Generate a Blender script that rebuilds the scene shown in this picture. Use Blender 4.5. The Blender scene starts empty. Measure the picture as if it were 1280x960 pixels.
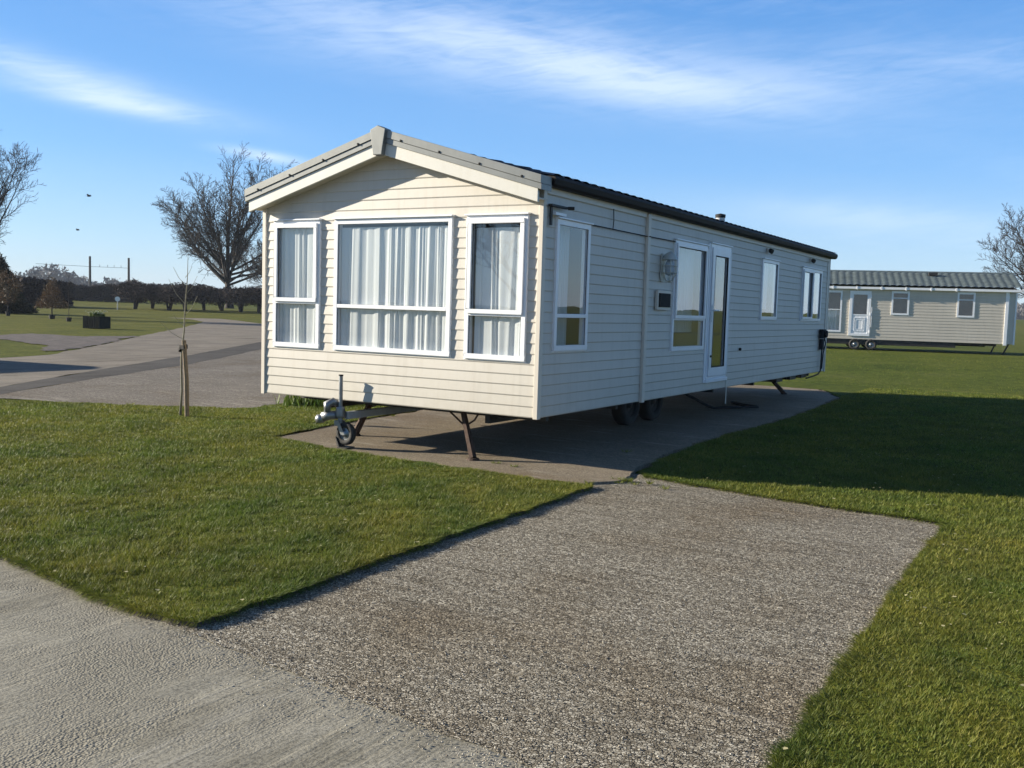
import bpy, bmesh, math, random
import numpy as np
from mathutils import Vector, Matrix
random.seed(7); RS=np.random.RandomState(11)
scene=bpy.context.scene
C=scene.collection
# ------------------------------------------------------------------ camera model
FPX=1216.64; CAM=np.array([4.6219,-8.2624,1.6]); YAW,PITCH,ROLL=0.5361,-0.0771,0.0298
def basis():
    f=np.array([-math.sin(YAW)*math.cos(PITCH),math.cos(YAW)*math.cos(PITCH),math.sin(PITCH)])
    r=np.array([math.cos(YAW),math.sin(YAW),0.]); u=np.cross(r,f)
    return math.cos(ROLL)*r+math.sin(ROLL)*u, -math.sin(ROLL)*r+math.cos(ROLL)*u, f
BR,BU,BF=basis()
cd=bpy.data.cameras.new('camera'); cam=bpy.data.objects.new('camera',cd); C.objects.link(cam)
M=Matrix.Identity(4)
for i in range(3):
    M[i][0]=BR[i]; M[i][1]=BU[i]; M[i][2]=-BF[i]; M[i][3]=CAM[i]
cam.matrix_world=M; cd.lens=FPX/1280*36; cd.sensor_width=36; cd.clip_end=6000; cd.clip_start=.05
scene.camera=cam
def sstep(a,b,x):
    t=np.clip((np.asarray(x,float)-a)/(b-a),0,1); return t*t*(3-2*t)
def terr(x,y):
    x=np.asarray(x,float); y=np.asarray(y,float)
    d=np.hypot(x-CAM[0],y-CAM[1])
    h=.24*sstep(15,33,y)*sstep(-16,-8,x)+2.3*sstep(80,240,d)
    return h
def place(px,py,z=None):
    """ground point seen at a position of the photograph (used to survey the plot)"""
    d=BF+BR*(px-640)/FPX+BU*(480-py)/FPX
    if z is not None:
        t=(z-CAM[2])/d[2]; q=CAM+t*d; return (float(q[0]),float(q[1]))
    t=2.
    while t<1500:
        q=CAM+t*d
        if q[2]<=terr(q[0],q[1]): return (float(q[0]),float(q[1]))
        t*=1.004
    return (float(q[0]),float(q[1]))
def atdist(px,dist):
    d=BF+BR*(px-640)/FPX; d[2]=0; d/=np.linalg.norm(d); q=CAM+d*dist
    return (float(q[0]),float(q[1]))
# ------------------------------------------------------------------ noise
_perm=RS.rand(256,256)
def vnoise(x,y):
    x=np.asarray(x,float);y=np.asarray(y,float)
    xi=np.floor(x).astype(int);yi=np.floor(y).astype(int);fx=x-xi;fy=y-yi
    fx=fx*fx*(3-2*fx);fy=fy*fy*(3-2*fy)
    g=lambda a,b:_perm[a%256,b%256]
    return (g(xi,yi)*(1-fx)+g(xi+1,yi)*fx)*(1-fy)+(g(xi,yi+1)*(1-fx)+g(xi+1,yi+1)*fx)*fy
# ------------------------------------------------------------------ materials
def mat(name):
    m=bpy.data.materials.new(name); m.use_nodes=True; nt=m.node_tree
    return m,nt,nt.nodes,nt.links,nt.nodes['Principled BSDF']
def N(nt,typ,**kw):
    n=nt.nodes.new(typ)
    for k,v in kw.items():
        if k in n.inputs: n.inputs[k].default_value=v
        else: setattr(n,k,v)
    return n
def ramp(nt,stops,interp='LINEAR'):
    n=nt.nodes.new('ShaderNodeValToRGB'); cr=n.color_ramp; cr.interpolation=interp
    while len(cr.elements)<len(stops): cr.elements.new(.5)
    for e,(p,c) in zip(cr.elements,stops):
        e.position=p; e.color=(*c,1) if len(c)==3 else c
    return n
def mix(nt,fac,a,b,blend='MIX'):
    n=nt.nodes.new('ShaderNodeMix'); n.data_type='RGBA'; n.blend_type=blend
    for sock,v in ((n.inputs[0],fac),(n.inputs[6],a),(n.inputs[7],b)):
        if isinstance(v,(int,float)): sock.default_value=v
        elif isinstance(v,tuple): sock.default_value=(*v,1) if len(v)==3 else v
        else: nt.links.new(v,sock)
    return n.outputs[2]
def math_(nt,op,a,b=None,c=None):
    n=nt.nodes.new('ShaderNodeMath'); n.operation=op
    for i,v in enumerate((a,b,c)):
        if v is None: continue
        if isinstance(v,(int,float)): n.inputs[i].default_value=v
        else: nt.links.new(v,n.inputs[i])
    return n.outputs[0]
def bump(nt,h,strength,dist,normal=None):
    b=N(nt,'ShaderNodeBump',Strength=strength,Distance=dist); nt.links.new(h,b.inputs['Height'])
    if normal is not None: nt.links.new(normal,b.inputs['Normal'])
    return b.outputs[0]
def pos(nt,scale=(1,1,1),rot=0):
    g=nt.nodes.new('ShaderNodeNewGeometry'); m=nt.nodes.new('ShaderNodeMapping')
    m.inputs['Scale'].default_value=scale; m.inputs['Rotation'].default_value=(0,0,rot)
    nt.links.new(g.outputs['Position'],m.inputs['Vector']); return m.outputs[0]
def noise(nt,vec,scale,detail=3,rough=.55):
    n=N(nt,'ShaderNodeTexNoise',Scale=scale,Detail=detail,Roughness=rough); nt.links.new(vec,n.inputs['Vector']); return n.outputs['Fac']
def simple(name,col,rough=.5,metal=0.,var=.12,scale=3.,bmp=0.,dirt=None,spec=None):
    m,nt,ns,ln,b=mat(name)
    v=pos(nt); f=noise(nt,v,scale,4)
    lo=tuple(c*(1-var) for c in col); hi=tuple(min(1,c*(1+var)) for c in col)
    r=ramp(nt,[(.3,lo),(.7,hi)]); ln.new(f,r.inputs[0]); out=r.outputs[0]
    if dirt:
        v2=pos(nt,(9,9,1.3)); f2=noise(nt,v2,1.1,5,.65); r2=ramp(nt,[(.48,(0,0,0)),(.75,(1,1,1))]); ln.new(f2,r2.inputs[0])
        out=mix(nt,math_(nt,'MULTIPLY',r2.outputs[0],dirt[1]),out,dirt[0])
    ln.new(out,b.inputs['Base Color']); b.inputs['Roughness'].default_value=rough; b.inputs['Metallic'].default_value=metal
    if spec is not None: b.inputs['Specular IOR Level'].default_value=spec
    if bmp: ln.new(bump(nt,noise(nt,v,scale*25,3),bmp,.01),b.inputs['Normal'])
    return m
MAT={}
MAT['siding']=simple('cream vinyl siding',(.555,.52,.46),.5,0,.03,1.3,.05,((.42,.37,.30),.30))
MAT['siding_old']=simple('beige vinyl siding',(.55,.50,.42),.5,0,.05,1.0,.04,((.38,.34,.28),.3))
def splash(m):
    nt=m.node_tree; b=nt.nodes['Principled BSDF']; src=b.inputs['Base Color'].links[0].from_socket
    g=nt.nodes.new('ShaderNodeNewGeometry'); sp=nt.nodes.new('ShaderNodeSeparateXYZ'); nt.links.new(g.outputs['Position'],sp.inputs[0])
    mr=nt.nodes.new('ShaderNodeMapRange'); nt.links.new(sp.outputs[2],mr.inputs[0]); mr.inputs[1].default_value=1.0; mr.inputs[2].default_value=.5
    f=noise(nt,pos(nt,(5,5,9)),1.,5,.7); k=math_(nt,'MULTIPLY',math_(nt,'MULTIPLY',mr.outputs[0],f),.55)
    st=noise(nt,pos(nt,(14,14,.7)),1.,4,.6); rr=ramp(nt,[(.55,(0,0,0)),(.72,(1,1,1))]); nt.links.new(st,rr.inputs[0])
    c=mix(nt,k,src,(.33,.30,.22)); c=mix(nt,math_(nt,'MULTIPLY',rr.outputs[0],.13),c,(.25,.24,.20)); nt.links.new(c,b.inputs['Base Color'])
splash(MAT['siding'])
MAT['trim']=simple('cream trim',(.62,.565,.485),.45,0,.04,2,0,((.5,.43,.33),.25))
MAT['barge']=simple('painted bargeboard',(.62,.60,.54),.45,0,.04,2.5,.1,((.5,.47,.38),.35))
MAT['upvc']=simple('white upvc',(.82,.83,.85),.3,0,.02,3,0,((.6,.6,.58),.15))
MAT['greymetal']=simple('grey coated metal',(.20,.205,.195),.38,.35,.10,4,.05,((.30,.30,.27),.3))
MAT['whitemetal']=simple('white coated metal',(.75,.76,.76),.35,.1,.05,4)
MAT['tile']=simple('black metal tile',(.010,.012,.018),.35,.0,.25,6,.1)
MAT['tile_old']=simple('weathered green grey tile',(.13,.16,.165),.36,.15,.22,5,.2)
MAT['gutter']=simple('dark brown gutter',(.012,.008,.007),.6,0,.15,5,spec=.2)
MAT['galv']=simple('galvanised steel',(.24,.25,.26),.42,.7,.16,9,.2)
MAT['galv_light']=simple('bright galvanised bar',(.50,.53,.54),.5,.3,.12,9,.2)
MAT['steel']=simple('dark painted steel',(.03,.027,.025),.55,.2,.3,8,.2)
MAT['rust']=simple('rusty dark steel',(.06,.032,.02),.75,.2,.4,12,.4)
MAT['rubber']=simple('tyre rubber',(.022,.021,.020),.8,0,.25,9,.3)
MAT['black']=simple('black plastic',(.010,.010,.011),.8,0,.2,10)
MAT['lining']=simple('interior lining board',(.26,.25,.24),.8,0,.08,2)
MAT['floorin']=simple('interior carpet',(.15,.12,.10),.95,0,.1,8)
MAT['cast']=simple('cast alloy lantern',(.52,.52,.46),.45,.3,.1,8)
MAT['bark']=simple('grey brown bark',(.022,.017,.015),.9,0,.35,3)
MAT['bark_dark']=simple('dark bark',(.022,.017,.016),.9,0,.3,3)
MAT['bark_young']=simple('young grey bark',(.20,.19,.14),.85,0,.3,14,.3)
MAT['stake']=simple('weathered tree stake',(.20,.15,.095),.85,0,.22,20,.4)
MAT['planter']=simple('dark stained planter boards',(.012,.015,.010),.95,0,.3,6,.3)
MAT['pot']=simple('black planting pot',(.014,.013,.012),.8,0,.2,6)
MAT['petal']=simple('white petals',(.75,.76,.66),.6,0,.05,6)
MAT['bird']=simple('dark feathers',(.012,.012,.014),.7,0,.2,6)
MAT['pole']=simple('weathered timber pole',(.055,.05,.05),.85,0,.2,1)
MAT['farwood']=simple('bare winter wood',(.10,.098,.105),.95,0,.3,.08)
MAT['hedgetwig']=simple('dark hedge twigs',(.028,.018,.018),.95,0,.45,.5)
MAT['hedgefar']=simple('grey purple hedge twigs',(.045,.036,.042),.95,0,.35,.4)
def leafmat(name,c1,c2,c3,trans=.35,psc=1.5):
    m,nt,ns,ln,b=mat(name)
    g=nt.nodes.new('ShaderNodeNewGeometry')
    r=ramp(nt,[(0,c1),(.5,c2),(1,c3)]); ln.new(g.outputs['Random Per Island'],r.inputs[0])
    f=noise(nt,pos(nt),psc,4); r2=ramp(nt,[(.3,(.60,.66,.6)),(.7,(1.22,1.12,.95))]); ln.new(f,r2.inputs[0])
    col=mix(nt,1.,r.outputs[0],r2.outputs[0],'MULTIPLY')
    fb=noise(nt,pos(nt),.7,5,.65); rb=ramp(nt,[(.36,(.80,.98,.9)),(.5,(1,1,1)),(.66,(1.12,1.0,.9))]); ln.new(fb,rb.inputs[0]); col=mix(nt,1.,col,rb.outputs[0],'MULTIPLY')
    ln.new(col,b.inputs['Base Color']); b.inputs['Roughness'].default_value=.55; b.inputs['Specular IOR Level'].default_value=.25
    t=ns.new('ShaderNodeBsdfTranslucent'); ln.new(col,t.inputs[0]); ms=N(nt,'ShaderNodeMixShader',Fac=trans)
    ln.new(b.outputs[0],ms.inputs[1]); ln.new(t.outputs[0],ms.inputs[2]); ln.new(ms.outputs[0],ns['Material Output'].inputs[0])
    return m
MAT['blade']=leafmat('grass blades',(.100,.140,.024),(.155,.190,.034),(.25,.255,.07))
MAT['leaf_green']=leafmat('spring leaves',(.05,.09,.02),(.09,.14,.03),(.14,.19,.05))
MAT['leaf_brown']=leafmat('withered beech leaves',(.045,.030,.020),(.07,.046,.03),(.10,.066,.042))
MAT['conifer']=leafmat('conifer foliage',(.010,.016,.008),(.018,.026,.012),(.026,.034,.016),.15,.4)
def grassground():
    m,nt,ns,ln,b=mat('mown grass ground')
    v=pos(nt)
    a=noise(nt,v,.35,4,.6); c=noise(nt,v,4.5,5,.7); e=noise(nt,v,30,3,.7); w=noise(nt,v,.012,3)
    r=ramp(nt,[(.3,(.075,.095,.015)),(.55,(.118,.132,.022)),(.75,(.145,.145,.045))]); ln.new(a,r.inputs[0])
    r2=ramp(nt,[(.33,(.45,.50,.42)),(.62,(1.15,1.12,1.0))]); ln.new(c,r2.inputs[0])
    col=mix(nt,.85,r.outputs[0],r2.outputs[0],'MULTIPLY')
    r3=ramp(nt,[(.36,(.45,.45,.40)),(.6,(1.1,1.1,1.05))]); ln.new(e,r3.inputs[0]); col=mix(nt,.6,col,r3.outputs[0],'MULTIPLY')
    r4=ramp(nt,[(.40,(.8,.95,.9)),(.6,(1.25,1.1,1.0))]); ln.new(w,r4.inputs[0]); col=mix(nt,.8,col,r4.outputs[0],'MULTIPLY')
    ln.new(col,b.inputs['Base Color']); b.inputs['Roughness'].default_value=.9; b.inputs['Specular IOR Level'].default_value=.1
    h=math_(nt,'ADD',math_(nt,'MULTIPLY',c,1.0),math_(nt,'MULTIPLY',e,.5))
    ln.new(bump(nt,h,.7,.06),b.inputs['Normal']); return m
MAT['grass']=grassground()
def gravel(name,scale,stone_lo,stone_hi,gap,strength=.8,tint=(.27,.235,.19),dens=1.0):
    m,nt,ns,ln,b=mat(name)
    v=pos(nt)
    vo=N(nt,'ShaderNodeTexVoronoi',Scale=scale,Randomness=1.); ln.new(v,vo.inputs['Vector'])
    ve=N(nt,'ShaderNodeTexVoronoi',feature='DISTANCE_TO_EDGE',Scale=scale,Randomness=1.); ln.new(v,ve.inputs['Vector'])
    sep=ns.new('ShaderNodeSeparateColor'); ln.new(vo.outputs['Color'],sep.inputs[0])
    r=ramp(nt,[(0,stone_lo),(.6,tuple((a+c)/2 for a,c in zip(stone_lo,stone_hi))),(1,stone_hi)]); ln.new(sep.outputs[0],r.inputs[0])
    thr=math_(nt,'ADD',math_(nt,'MULTIPLY',sep.outputs[1],.16),.03)
    mask=math_(nt,'SMOOTH_MIN',math_(nt,'MULTIPLY',math_(nt,'DIVIDE',ve.outputs['Distance'],thr),.9),1.,.2)
    miss=math_(nt,'LESS_THAN',sep.outputs[2],dens)
    mk=math_(nt,'MULTIPLY',mask,miss)
    col=mix(nt,mk,gap,r.outputs[0])
    f=noise(nt,v,.6,5,.6); r2=ramp(nt,[(.33,(1.12,1.12,1.12)),(.5,(.95,.94,.92)),(.72,tuple(t*2.7 for t in tint))]); ln.new(f,r2.inputs[0])
    col=mix(nt,.85,col,r2.outputs[0],'MULTIPLY')
    f3=noise(nt,pos(nt,(.7,4.5,1),.03),1.3,6,.72); r3=ramp(nt,[(.56,(0,0,0)),(.72,(1,1,1))]); ln.new(f3,r3.inputs[0])
    col=mix(nt,math_(nt,'MULTIPLY',r3.outputs[0],.75),col,mix(nt,f,(.50,.46,.39),(.34,.31,.26)))
    f4=noise(nt,pos(nt,(.5,5.5,1),-.05),2.1,6,.7); r4=ramp(nt,[(.34,(.52,.49,.45)),(.50,(1,1,1))]); ln.new(f4,r4.inputs[0]); col=mix(nt,.8 if name.startswith('exposed') else .15,col,r4.outputs[0],'MULTIPLY')
    ln.new(col,b.inputs['Base Color']); b.inputs['Roughness'].default_value=.85; b.inputs['Specular IOR Level'].default_value=.25
    hh=math_(nt,'ADD',mk,math_(nt,'MULTIPLY',sep.outputs[1],.5))
    ln.new(bump(nt,hh,strength,.012),b.inputs['Normal']); return m
MAT['gravel']=gravel('exposed gravel hardstanding',80,(.195,.165,.118),(.66,.61,.50),(.038,.032,.023),1.2)
MAT['gravel_far']=gravel('pale compacted gravel',40,(.15,.13,.105),(.33,.295,.25),(.09,.078,.062),.6)
MAT['pad']=gravel('worn concrete base',80,(.19,.155,.11),(.36,.305,.225),(.12,.095,.068),.45)
def concrete(name,base,stri=1.,rot=.12,agg=.35):
    m,nt,ns,ln,b=mat(name)
    v=pos(nt); s=pos(nt,(34,.55,1),rot); s2=pos(nt,(7,.22,1),rot)
    a=noise(nt,v,.55,5,.6); st=noise(nt,s,1.,4,.6); st2=noise(nt,s2,1.,4,.6); fine=noise(nt,v,75,3,.7)
    r=ramp(nt,[(.3,tuple(c*.80 for c in base)),(.7,tuple(c*1.12 for c in base))]); ln.new(a,r.inputs[0])
    r1=ramp(nt,[(.30,(.80,.80,.79)),(.5,(1,1,1)),(.74,(1.28,1.27,1.24))]); ln.new(st,r1.inputs[0])
    col=mix(nt,.75*stri,r.outputs[0],r1.outputs[0],'MULTIPLY')
    r2=ramp(nt,[(.36,(.7,.7,.7)),(.64,(1.18,1.17,1.15))]); ln.new(st2,r2.inputs[0]); col=mix(nt,.5*stri,col,r2.outputs[0],'MULTIPLY')
    r3=ramp(nt,[(.34,(.45,.45,.44)),(.55,(1.1,1.1,1.08))]); ln.new(fine,r3.inputs[0]); col=mix(nt,.85,col,r3.outputs[0],'MULTIPLY')
    vo=N(nt,'ShaderNodeTexVoronoi',Scale=85.); ln.new(v,vo.inputs['Vector'])
    wm=noise(nt,v,.8,4,.7); rw=ramp(nt,[(.45,(0,0,0)),(.60,(1,1,1))]); ln.new(wm,rw.inputs[0])
    rv=ramp(nt,[(.2,(1.25,1.22,1.15)),(.6,(.62,.60,.57))]); ln.new(vo.outputs['Distance'],rv.inputs[0])
    wf=math_(nt,'MULTIPLY',rw.outputs[0],agg); 
    wcol=mix(nt,1.,tuple(c*.85 for c in base),rv.outputs[0],'MULTIPLY'); col=mix(nt,wf,col,wcol)
    lnz=noise(nt,pos(nt,(11,.16,1),rot-.1),1.,5,.7); rl=ramp(nt,[(.60,(0,0,0)),(.72,(1,1,1))]); ln.new(lnz,rl.inputs[0]); col=mix(nt,math_(nt,'MULTIPLY',rl.outputs[0],.32*stri),col,(.52,.50,.45))
    dk=noise(nt,pos(nt,(1.6,.5,1),rot),1.,5,.7); rd=ramp(nt,[(.36,(.66,.65,.62)),(.5,(1,1,1))]); ln.new(dk,rd.inputs[0]); col=mix(nt,.9,col,rd.outputs[0],'MULTIPLY')
    vc=N(nt,'ShaderNodeTexVoronoi',Scale=5.5); ln.new(v,vc.inputs['Vector'])
    rc=ramp(nt,[(.03,(.25,.24,.22)),(.07,(1,1,1))]); ln.new(vc.outputs['Distance'],rc.inputs[0]); col=mix(nt,.6,col,rc.outputs[0],'MULTIPLY')
    ln.new(col,b.inputs['Base Color']); b.inputs['Roughness'].default_value=.88; b.inputs['Specular IOR Level'].default_value=.2
    h=math_(nt,'ADD',math_(nt,'MULTIPLY',st,1.0*stri),math_(nt,'ADD',math_(nt,'MULTIPLY',fine,.5),math_(nt,'MULTIPLY',math_(nt,'MULTIPLY',vo.outputs['Distance'],rw.outputs[0]),-1.0)))
    ln.new(bump(nt,h,.6,.009),b.inputs['Normal']); return m
MAT['road']=concrete('brushed concrete road',(.315,.298,.25),.8,.12,.7)
MAT['road_far']=concrete('old concrete lane',(.235,.205,.17),.5,.9,.2)
MAT['tarmac']=concrete('dark jointing tarmac strip',(.085,.077,.07),.2,.9,.3)
MAT['soil']=simple('dug soil',(.075,.06,.055),.95,0,.45,2.5,1.)
def glassmat():
    m,nt,ns,ln,b=mat('window glass'); ns.remove(b)
    g_=ns.new('ShaderNodeNewGeometry'); dp=ns.new('ShaderNodeVectorMath'); dp.operation='DOT_PRODUCT'; ln.new(g_.outputs['Normal'],dp.inputs[0]); ln.new(g_.outputs['Incoming'],dp.inputs[1])
    cs=math_(nt,'ABSOLUTE',dp.outputs['Value']); sch=math_(nt,'ADD',.045,math_(nt,'MULTIPLY',math_(nt,'POWER',math_(nt,'SUBTRACT',1.,cs),5.),.95))
    fac=math_(nt,'MINIMUM',math_(nt,'MULTIPLY',sch,2.2),.9)
    tr=ns.new('ShaderNodeBsdfTransparent'); tr.inputs[0].default_value=(.98,.99,.99,1)
    gl=ns.new('ShaderNodeBsdfGlossy'); gl.inputs['Roughness'].default_value=.01; gl.inputs[0].default_value=(.95,.98,1,1)
    nz=noise(nt,pos(nt),1.6,2); ln.new(bump(nt,nz,.06,.02),gl.inputs['Normal'])
    ms=ns.new('ShaderNodeMixShader'); ln.new(fac,ms.inputs[0]); ln.new(tr.outputs[0],ms.inputs[1]); ln.new(gl.outputs[0],ms.inputs[2])
    ln.new(ms.outputs[0],ns['Material Output'].inputs[0]); return m
MAT['glass']=glassmat()
def cloth(name,col,trans):
    m,nt,ns,ln,b=mat(name); b.inputs['Base Color'].default_value=(*col,1); b.inputs['Roughness'].default_value=.9
    f=noise(nt,pos(nt,(60,60,3)),1.,3); r=ramp(nt,[(.3,tuple(c*.93 for c in col)),(.7,col)]); ln.new(f,r.inputs[0]); ln.new(r.outputs[0],b.inputs['Base Color'])
    t=ns.new('ShaderNodeBsdfTranslucent'); ln.new(r.outputs[0],t.inputs[0]); ms=N(nt,'ShaderNodeMixShader',Fac=trans)
    ln.new(b.outputs[0],ms.inputs[1]); ln.new(t.outputs[0],ms.inputs[2]); ln.new(ms.outputs[0],ns['Material Output'].inputs[0]); return m
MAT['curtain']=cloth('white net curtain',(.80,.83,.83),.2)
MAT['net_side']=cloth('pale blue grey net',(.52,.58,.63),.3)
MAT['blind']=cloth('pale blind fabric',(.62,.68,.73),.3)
# ------------------------------------------------------------------ mesh builder
class MB:
    def __init__(s): s.v=[]; s.f=[]; s.mi=[]; s.cur=0
    def quad(s,*p):
        i=len(s.v); s.v+= [tuple(map(float,q)) for q in p]; s.f.append(tuple(range(i,i+len(p)))); s.mi.append(s.cur)
    def hexa(s,P):
        i=len(s.v); s.v+=[tuple(map(float,q)) for q in P]
        for a in ((0,3,2,1),(4,5,6,7),(0,1,5,4),(1,2,6,5),(2,3,7,6),(3,0,4,7)):
            s.f.append(tuple(i+k for k in a)); s.mi.append(s.cur)
    def box(s,x0,x1,y0,y1,z0,z1,fr=None):
        P=[(x0,y0,z0),(x1,y0,z0),(x1,y1,z0),(x0,y1,z0),(x0,y0,z1),(x1,y0,z1),(x1,y1,z1),(x0,y1,z1)]
        if fr: P=[fr(*q) for q in P]
        s.hexa(P)
    def tube(s,pts,rad,n=8,cap=True):
        pts=[Vector(p) for p in pts]
        if isinstance(rad,(int,float)): rad=[rad]*len(pts)
        base=len(s.v); up=None
        for k,p in enumerate(pts):
            d=(pts[min(k+1,len(pts)-1)]-pts[max(k-1,0)]).normalized()
            if up is None: up=Vector((0,0,1)) if abs(d.z)<.9 else Vector((1,0,0))
            a=d.cross(up)
            if a.length<1e-4: a=d.cross(Vector((1,0,0)))
            a.normalize(); b=d.cross(a).normalized(); up=a.cross(d)
            for j in range(n):
                t=2*math.pi*j/n; q=p+(a*math.cos(t)+b*math.sin(t))*rad[k]; s.v.append((q.x,q.y,q.z))
        for k in range(len(pts)-1):
            for j in range(n):
                j2=(j+1)%n; s.f.append((base+k*n+j,base+k*n+j2,base+(k+1)*n+j2,base+(k+1)*n+j)); s.mi.append(s.cur)
        if cap:
            s.f.append(tuple(base+j for j in range(n))); s.mi.append(s.cur)
            s.f.append(tuple(base+(len(pts)-1)*n+j for j in reversed(range(n)))); s.mi.append(s.cur)
    def lathe(s,prof,c,axis,n=24):
        """prof: list of (radius, along)"""
        ax=Vector(axis).normalized(); u=ax.cross(Vector((0,0,1)));
        if u.length<1e-3: u=Vector((1,0,0))
        u.normalize(); w=ax.cross(u); base=len(s.v); c=Vector(c)
        for r,a in prof:
            for j in range(n):
                t=2*math.pi*j/n; q=c+ax*a+(u*math.cos(t)+w*math.sin(t))*r; s.v.append(tuple(q))
        for k in range(len(prof)-1):
            for j in range(n):
                j2=(j+1)%n; s.f.append((base+k*n+j,base+k*n+j2,base+(k+1)*n+j2,base+(k+1)*n+j)); s.mi.append(s.cur)
    def build(s,name,mats,parent=None,smooth=False,bev=0):
        me=bpy.data.meshes.new(name); me.from_pydata(s.v,[],s.f)
        if not isinstance(mats,(list,tuple)): mats=[mats]
        for m in mats: me.materials.append(m)
        if len(mats)>1: me.polygons.foreach_set('material_index',s.mi)
        bm=bmesh.new(); bm.from_mesh(me); bmesh.ops.remove_doubles(bm,verts=bm.verts,dist=1e-5) if not smooth=='keep' else None
        bmesh.ops.recalc_face_normals(bm,faces=bm.faces); bm.to_mesh(me); bm.free()
        if smooth: me.polygons.foreach_set('use_smooth',[True]*len(me.polygons))
        o=bpy.data.objects.new(name,me); C.objects.link(o)
        if smooth and smooth!='all':
            pass
        if bev:
            b=o.modifiers.new('bevel','BEVEL'); b.width=bev; b.segments=2; b.limit_method='ANGLE'
        if parent: o.parent=parent; o.matrix_parent_inverse=parent.matrix_world.inverted() if False else Matrix.Translation(-Vector(parent.get('_o',(0,0,0))))
        return o
def tag(o,label=None,cat=None,group=None,kind=None):
    for k,v in (('label',label),('category',cat),('group',group),('kind',kind)):
        if v: o[k]=v
    return o
def thing(name,label,cat,loc,group=None):
    o=bpy.data.objects.new(name,None); C.objects.link(o); o.location=loc; o.empty_display_size=.3
    o['_o']=tuple(loc); return tag(o,label,cat,group)
def nmesh(name,verts,faces,mats,parent=None,mi=None,smooth=False):
    """fast mesh from numpy arrays, faces (n,3) or (n,4)"""
    me=bpy.data.meshes.new(name); verts=np.asarray(verts,np.float32); faces=np.asarray(faces,np.int32)
    k=faces.shape[1]; me.vertices.add(len(verts)); me.vertices.foreach_set('co',verts.ravel())
    me.loops.add(faces.size); me.loops.foreach_set('vertex_index',faces.ravel())
    me.polygons.add(len(faces)); me.polygons.foreach_set('loop_start',np.arange(0,faces.size,k,dtype=np.int32)); me.polygons.foreach_set('loop_total',np.full(len(faces),k,np.int32))
    if not isinstance(mats,(list,tuple)): mats=[mats]
    for m in mats: me.materials.append(m)
    if mi is not None: me.polygons.foreach_set('material_index',np.asarray(mi,np.int32))
    if smooth: me.polygons.foreach_set('use_smooth',np.ones(len(faces),bool))
    me.update(calc_edges=True); me.validate()
    o=bpy.data.objects.new(name,me); C.objects.link(o)
    if parent: o.parent=parent; o.matrix_parent_inverse=Matrix.Translation(-Vector(parent.get('_o',(0,0,0))))
    return o
# ------------------------------------------------------------------ ground
def grid(name,x0,x1,y0,y1,nx,ny,zf,m):
    X,Y=np.meshgrid(np.linspace(x0,x1,nx),np.linspace(y0,y1,ny)); Z=zf(X,Y)
    V=np.stack([X,Y,Z],-1).reshape(-1,3); i=np.arange(nx*ny).reshape(ny,nx)
    F=np.stack([i[:-1,:-1],i[:-1,1:],i[1:,1:],i[1:,:-1]],-1).reshape(-1,4)
    return nmesh(name,V,F,m,smooth=True)
def warp(n,R,c):   # non-uniform spacing: fine near, coarse to the horizon
    t=np.linspace(-1,1,n); return c+np.sign(t)*np.abs(t)**3.2*R
X,Y=np.meshgrid(warp(190,3000,CAM[0]),warp(190,3000,CAM[1])); Z=terr(X,Y)-.02
i=np.arange(X.size).reshape(X.shape); V=np.stack([X,Y,Z],-1).reshape(-1,3); F=np.stack([i[:-1,:-1],i[:-1,1:],i[1:,1:],i[1:,:-1]],-1).reshape(-1,4)
tag(nmesh('ground',V,F,MAT['grass'],smooth=True),kind='structure')
def jitter(pts,step,amp,closed=True,freq=3.):
    out=[]; n=len(pts)
    for k in range(n if closed else n-1):
        a=np.array(pts[k][:2]);b=np.array(pts[(k+1)%n][:2]); L=np.linalg.norm(b-a); m=max(1,int(L/step)); nn=np.array([-(b-a)[1],(b-a)[0]])/max(L,1e-6)
        for j in range(m):
            q=a+(b-a)*j/m; d=(vnoise(q[0]*freq+9,q[1]*freq+4)-.5)*2*amp+(vnoise(q[0]*freq*4,q[1]*freq*4)-.5)*amp
            if j==0: d=0
            out.append(tuple(q+nn*d))
    return out
def slab(name,pts,ztop,thick,m,step=.5,amp=.0,freq=3.,zf=None):
    P=jitter(pts,step,amp,True,freq)
    bm=bmesh.new(); top=[bm.verts.new((x,y,ztop+(float(terr(x,y)) if zf else 0))) for x,y in P]
    f=bm.faces.new(top); 
    if thick>0:
        r=bmesh.ops.extrude_face_region(bm,geom=[f]); vs=[e for e in r['geom'] if isinstance(e,bmesh.types.BMVert)]
        # extruded copy is the top; lower the original
        for v in top: v.co.z-=thick
    bmesh.ops.recalc_face_normals(bm,faces=bm.faces)
    bmesh.ops.triangulate(bm,faces=[f for f in bm.faces if len(f.verts)>4])
    me=bpy.data.meshes.new(name); bm.to_mesh(me); bm.free(); me.materials.append(m)
    if thick>0: me.materials.append(MAT['soil'] if m is MAT['grass'] else m)
    for p in me.polygons:
        if thick>0 and abs(p.normal.z)<.5: p.material_index=1
    o=bpy.data.objects.new(name,me); C.objects.link(o)
    # top must face up
    return tag(o,kind='structure'),P
# near concrete road
slab('road',[(-60,-4.6),(-6,-4.6),(-1.0,-4.6),(.9,-4.9),(3.1,-5.3),(8,-5.5),(60,-7.6),(60,-60),(-60,-60)],.004,0,MAT['road'])
# gravel hardstanding
slab('parking_bay',[(.8,-5.08),(3.1,-5.40),(4.8,-5.62),(4.3,-4.75),(4.2,-3.8),(4.1,-2.1),(4.0,0.4),(2.3,.4),(.7,.6),(.6,-.5),(.7,-4.9)],.008,0,MAT['gravel'],.15,.02,5.)
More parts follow.
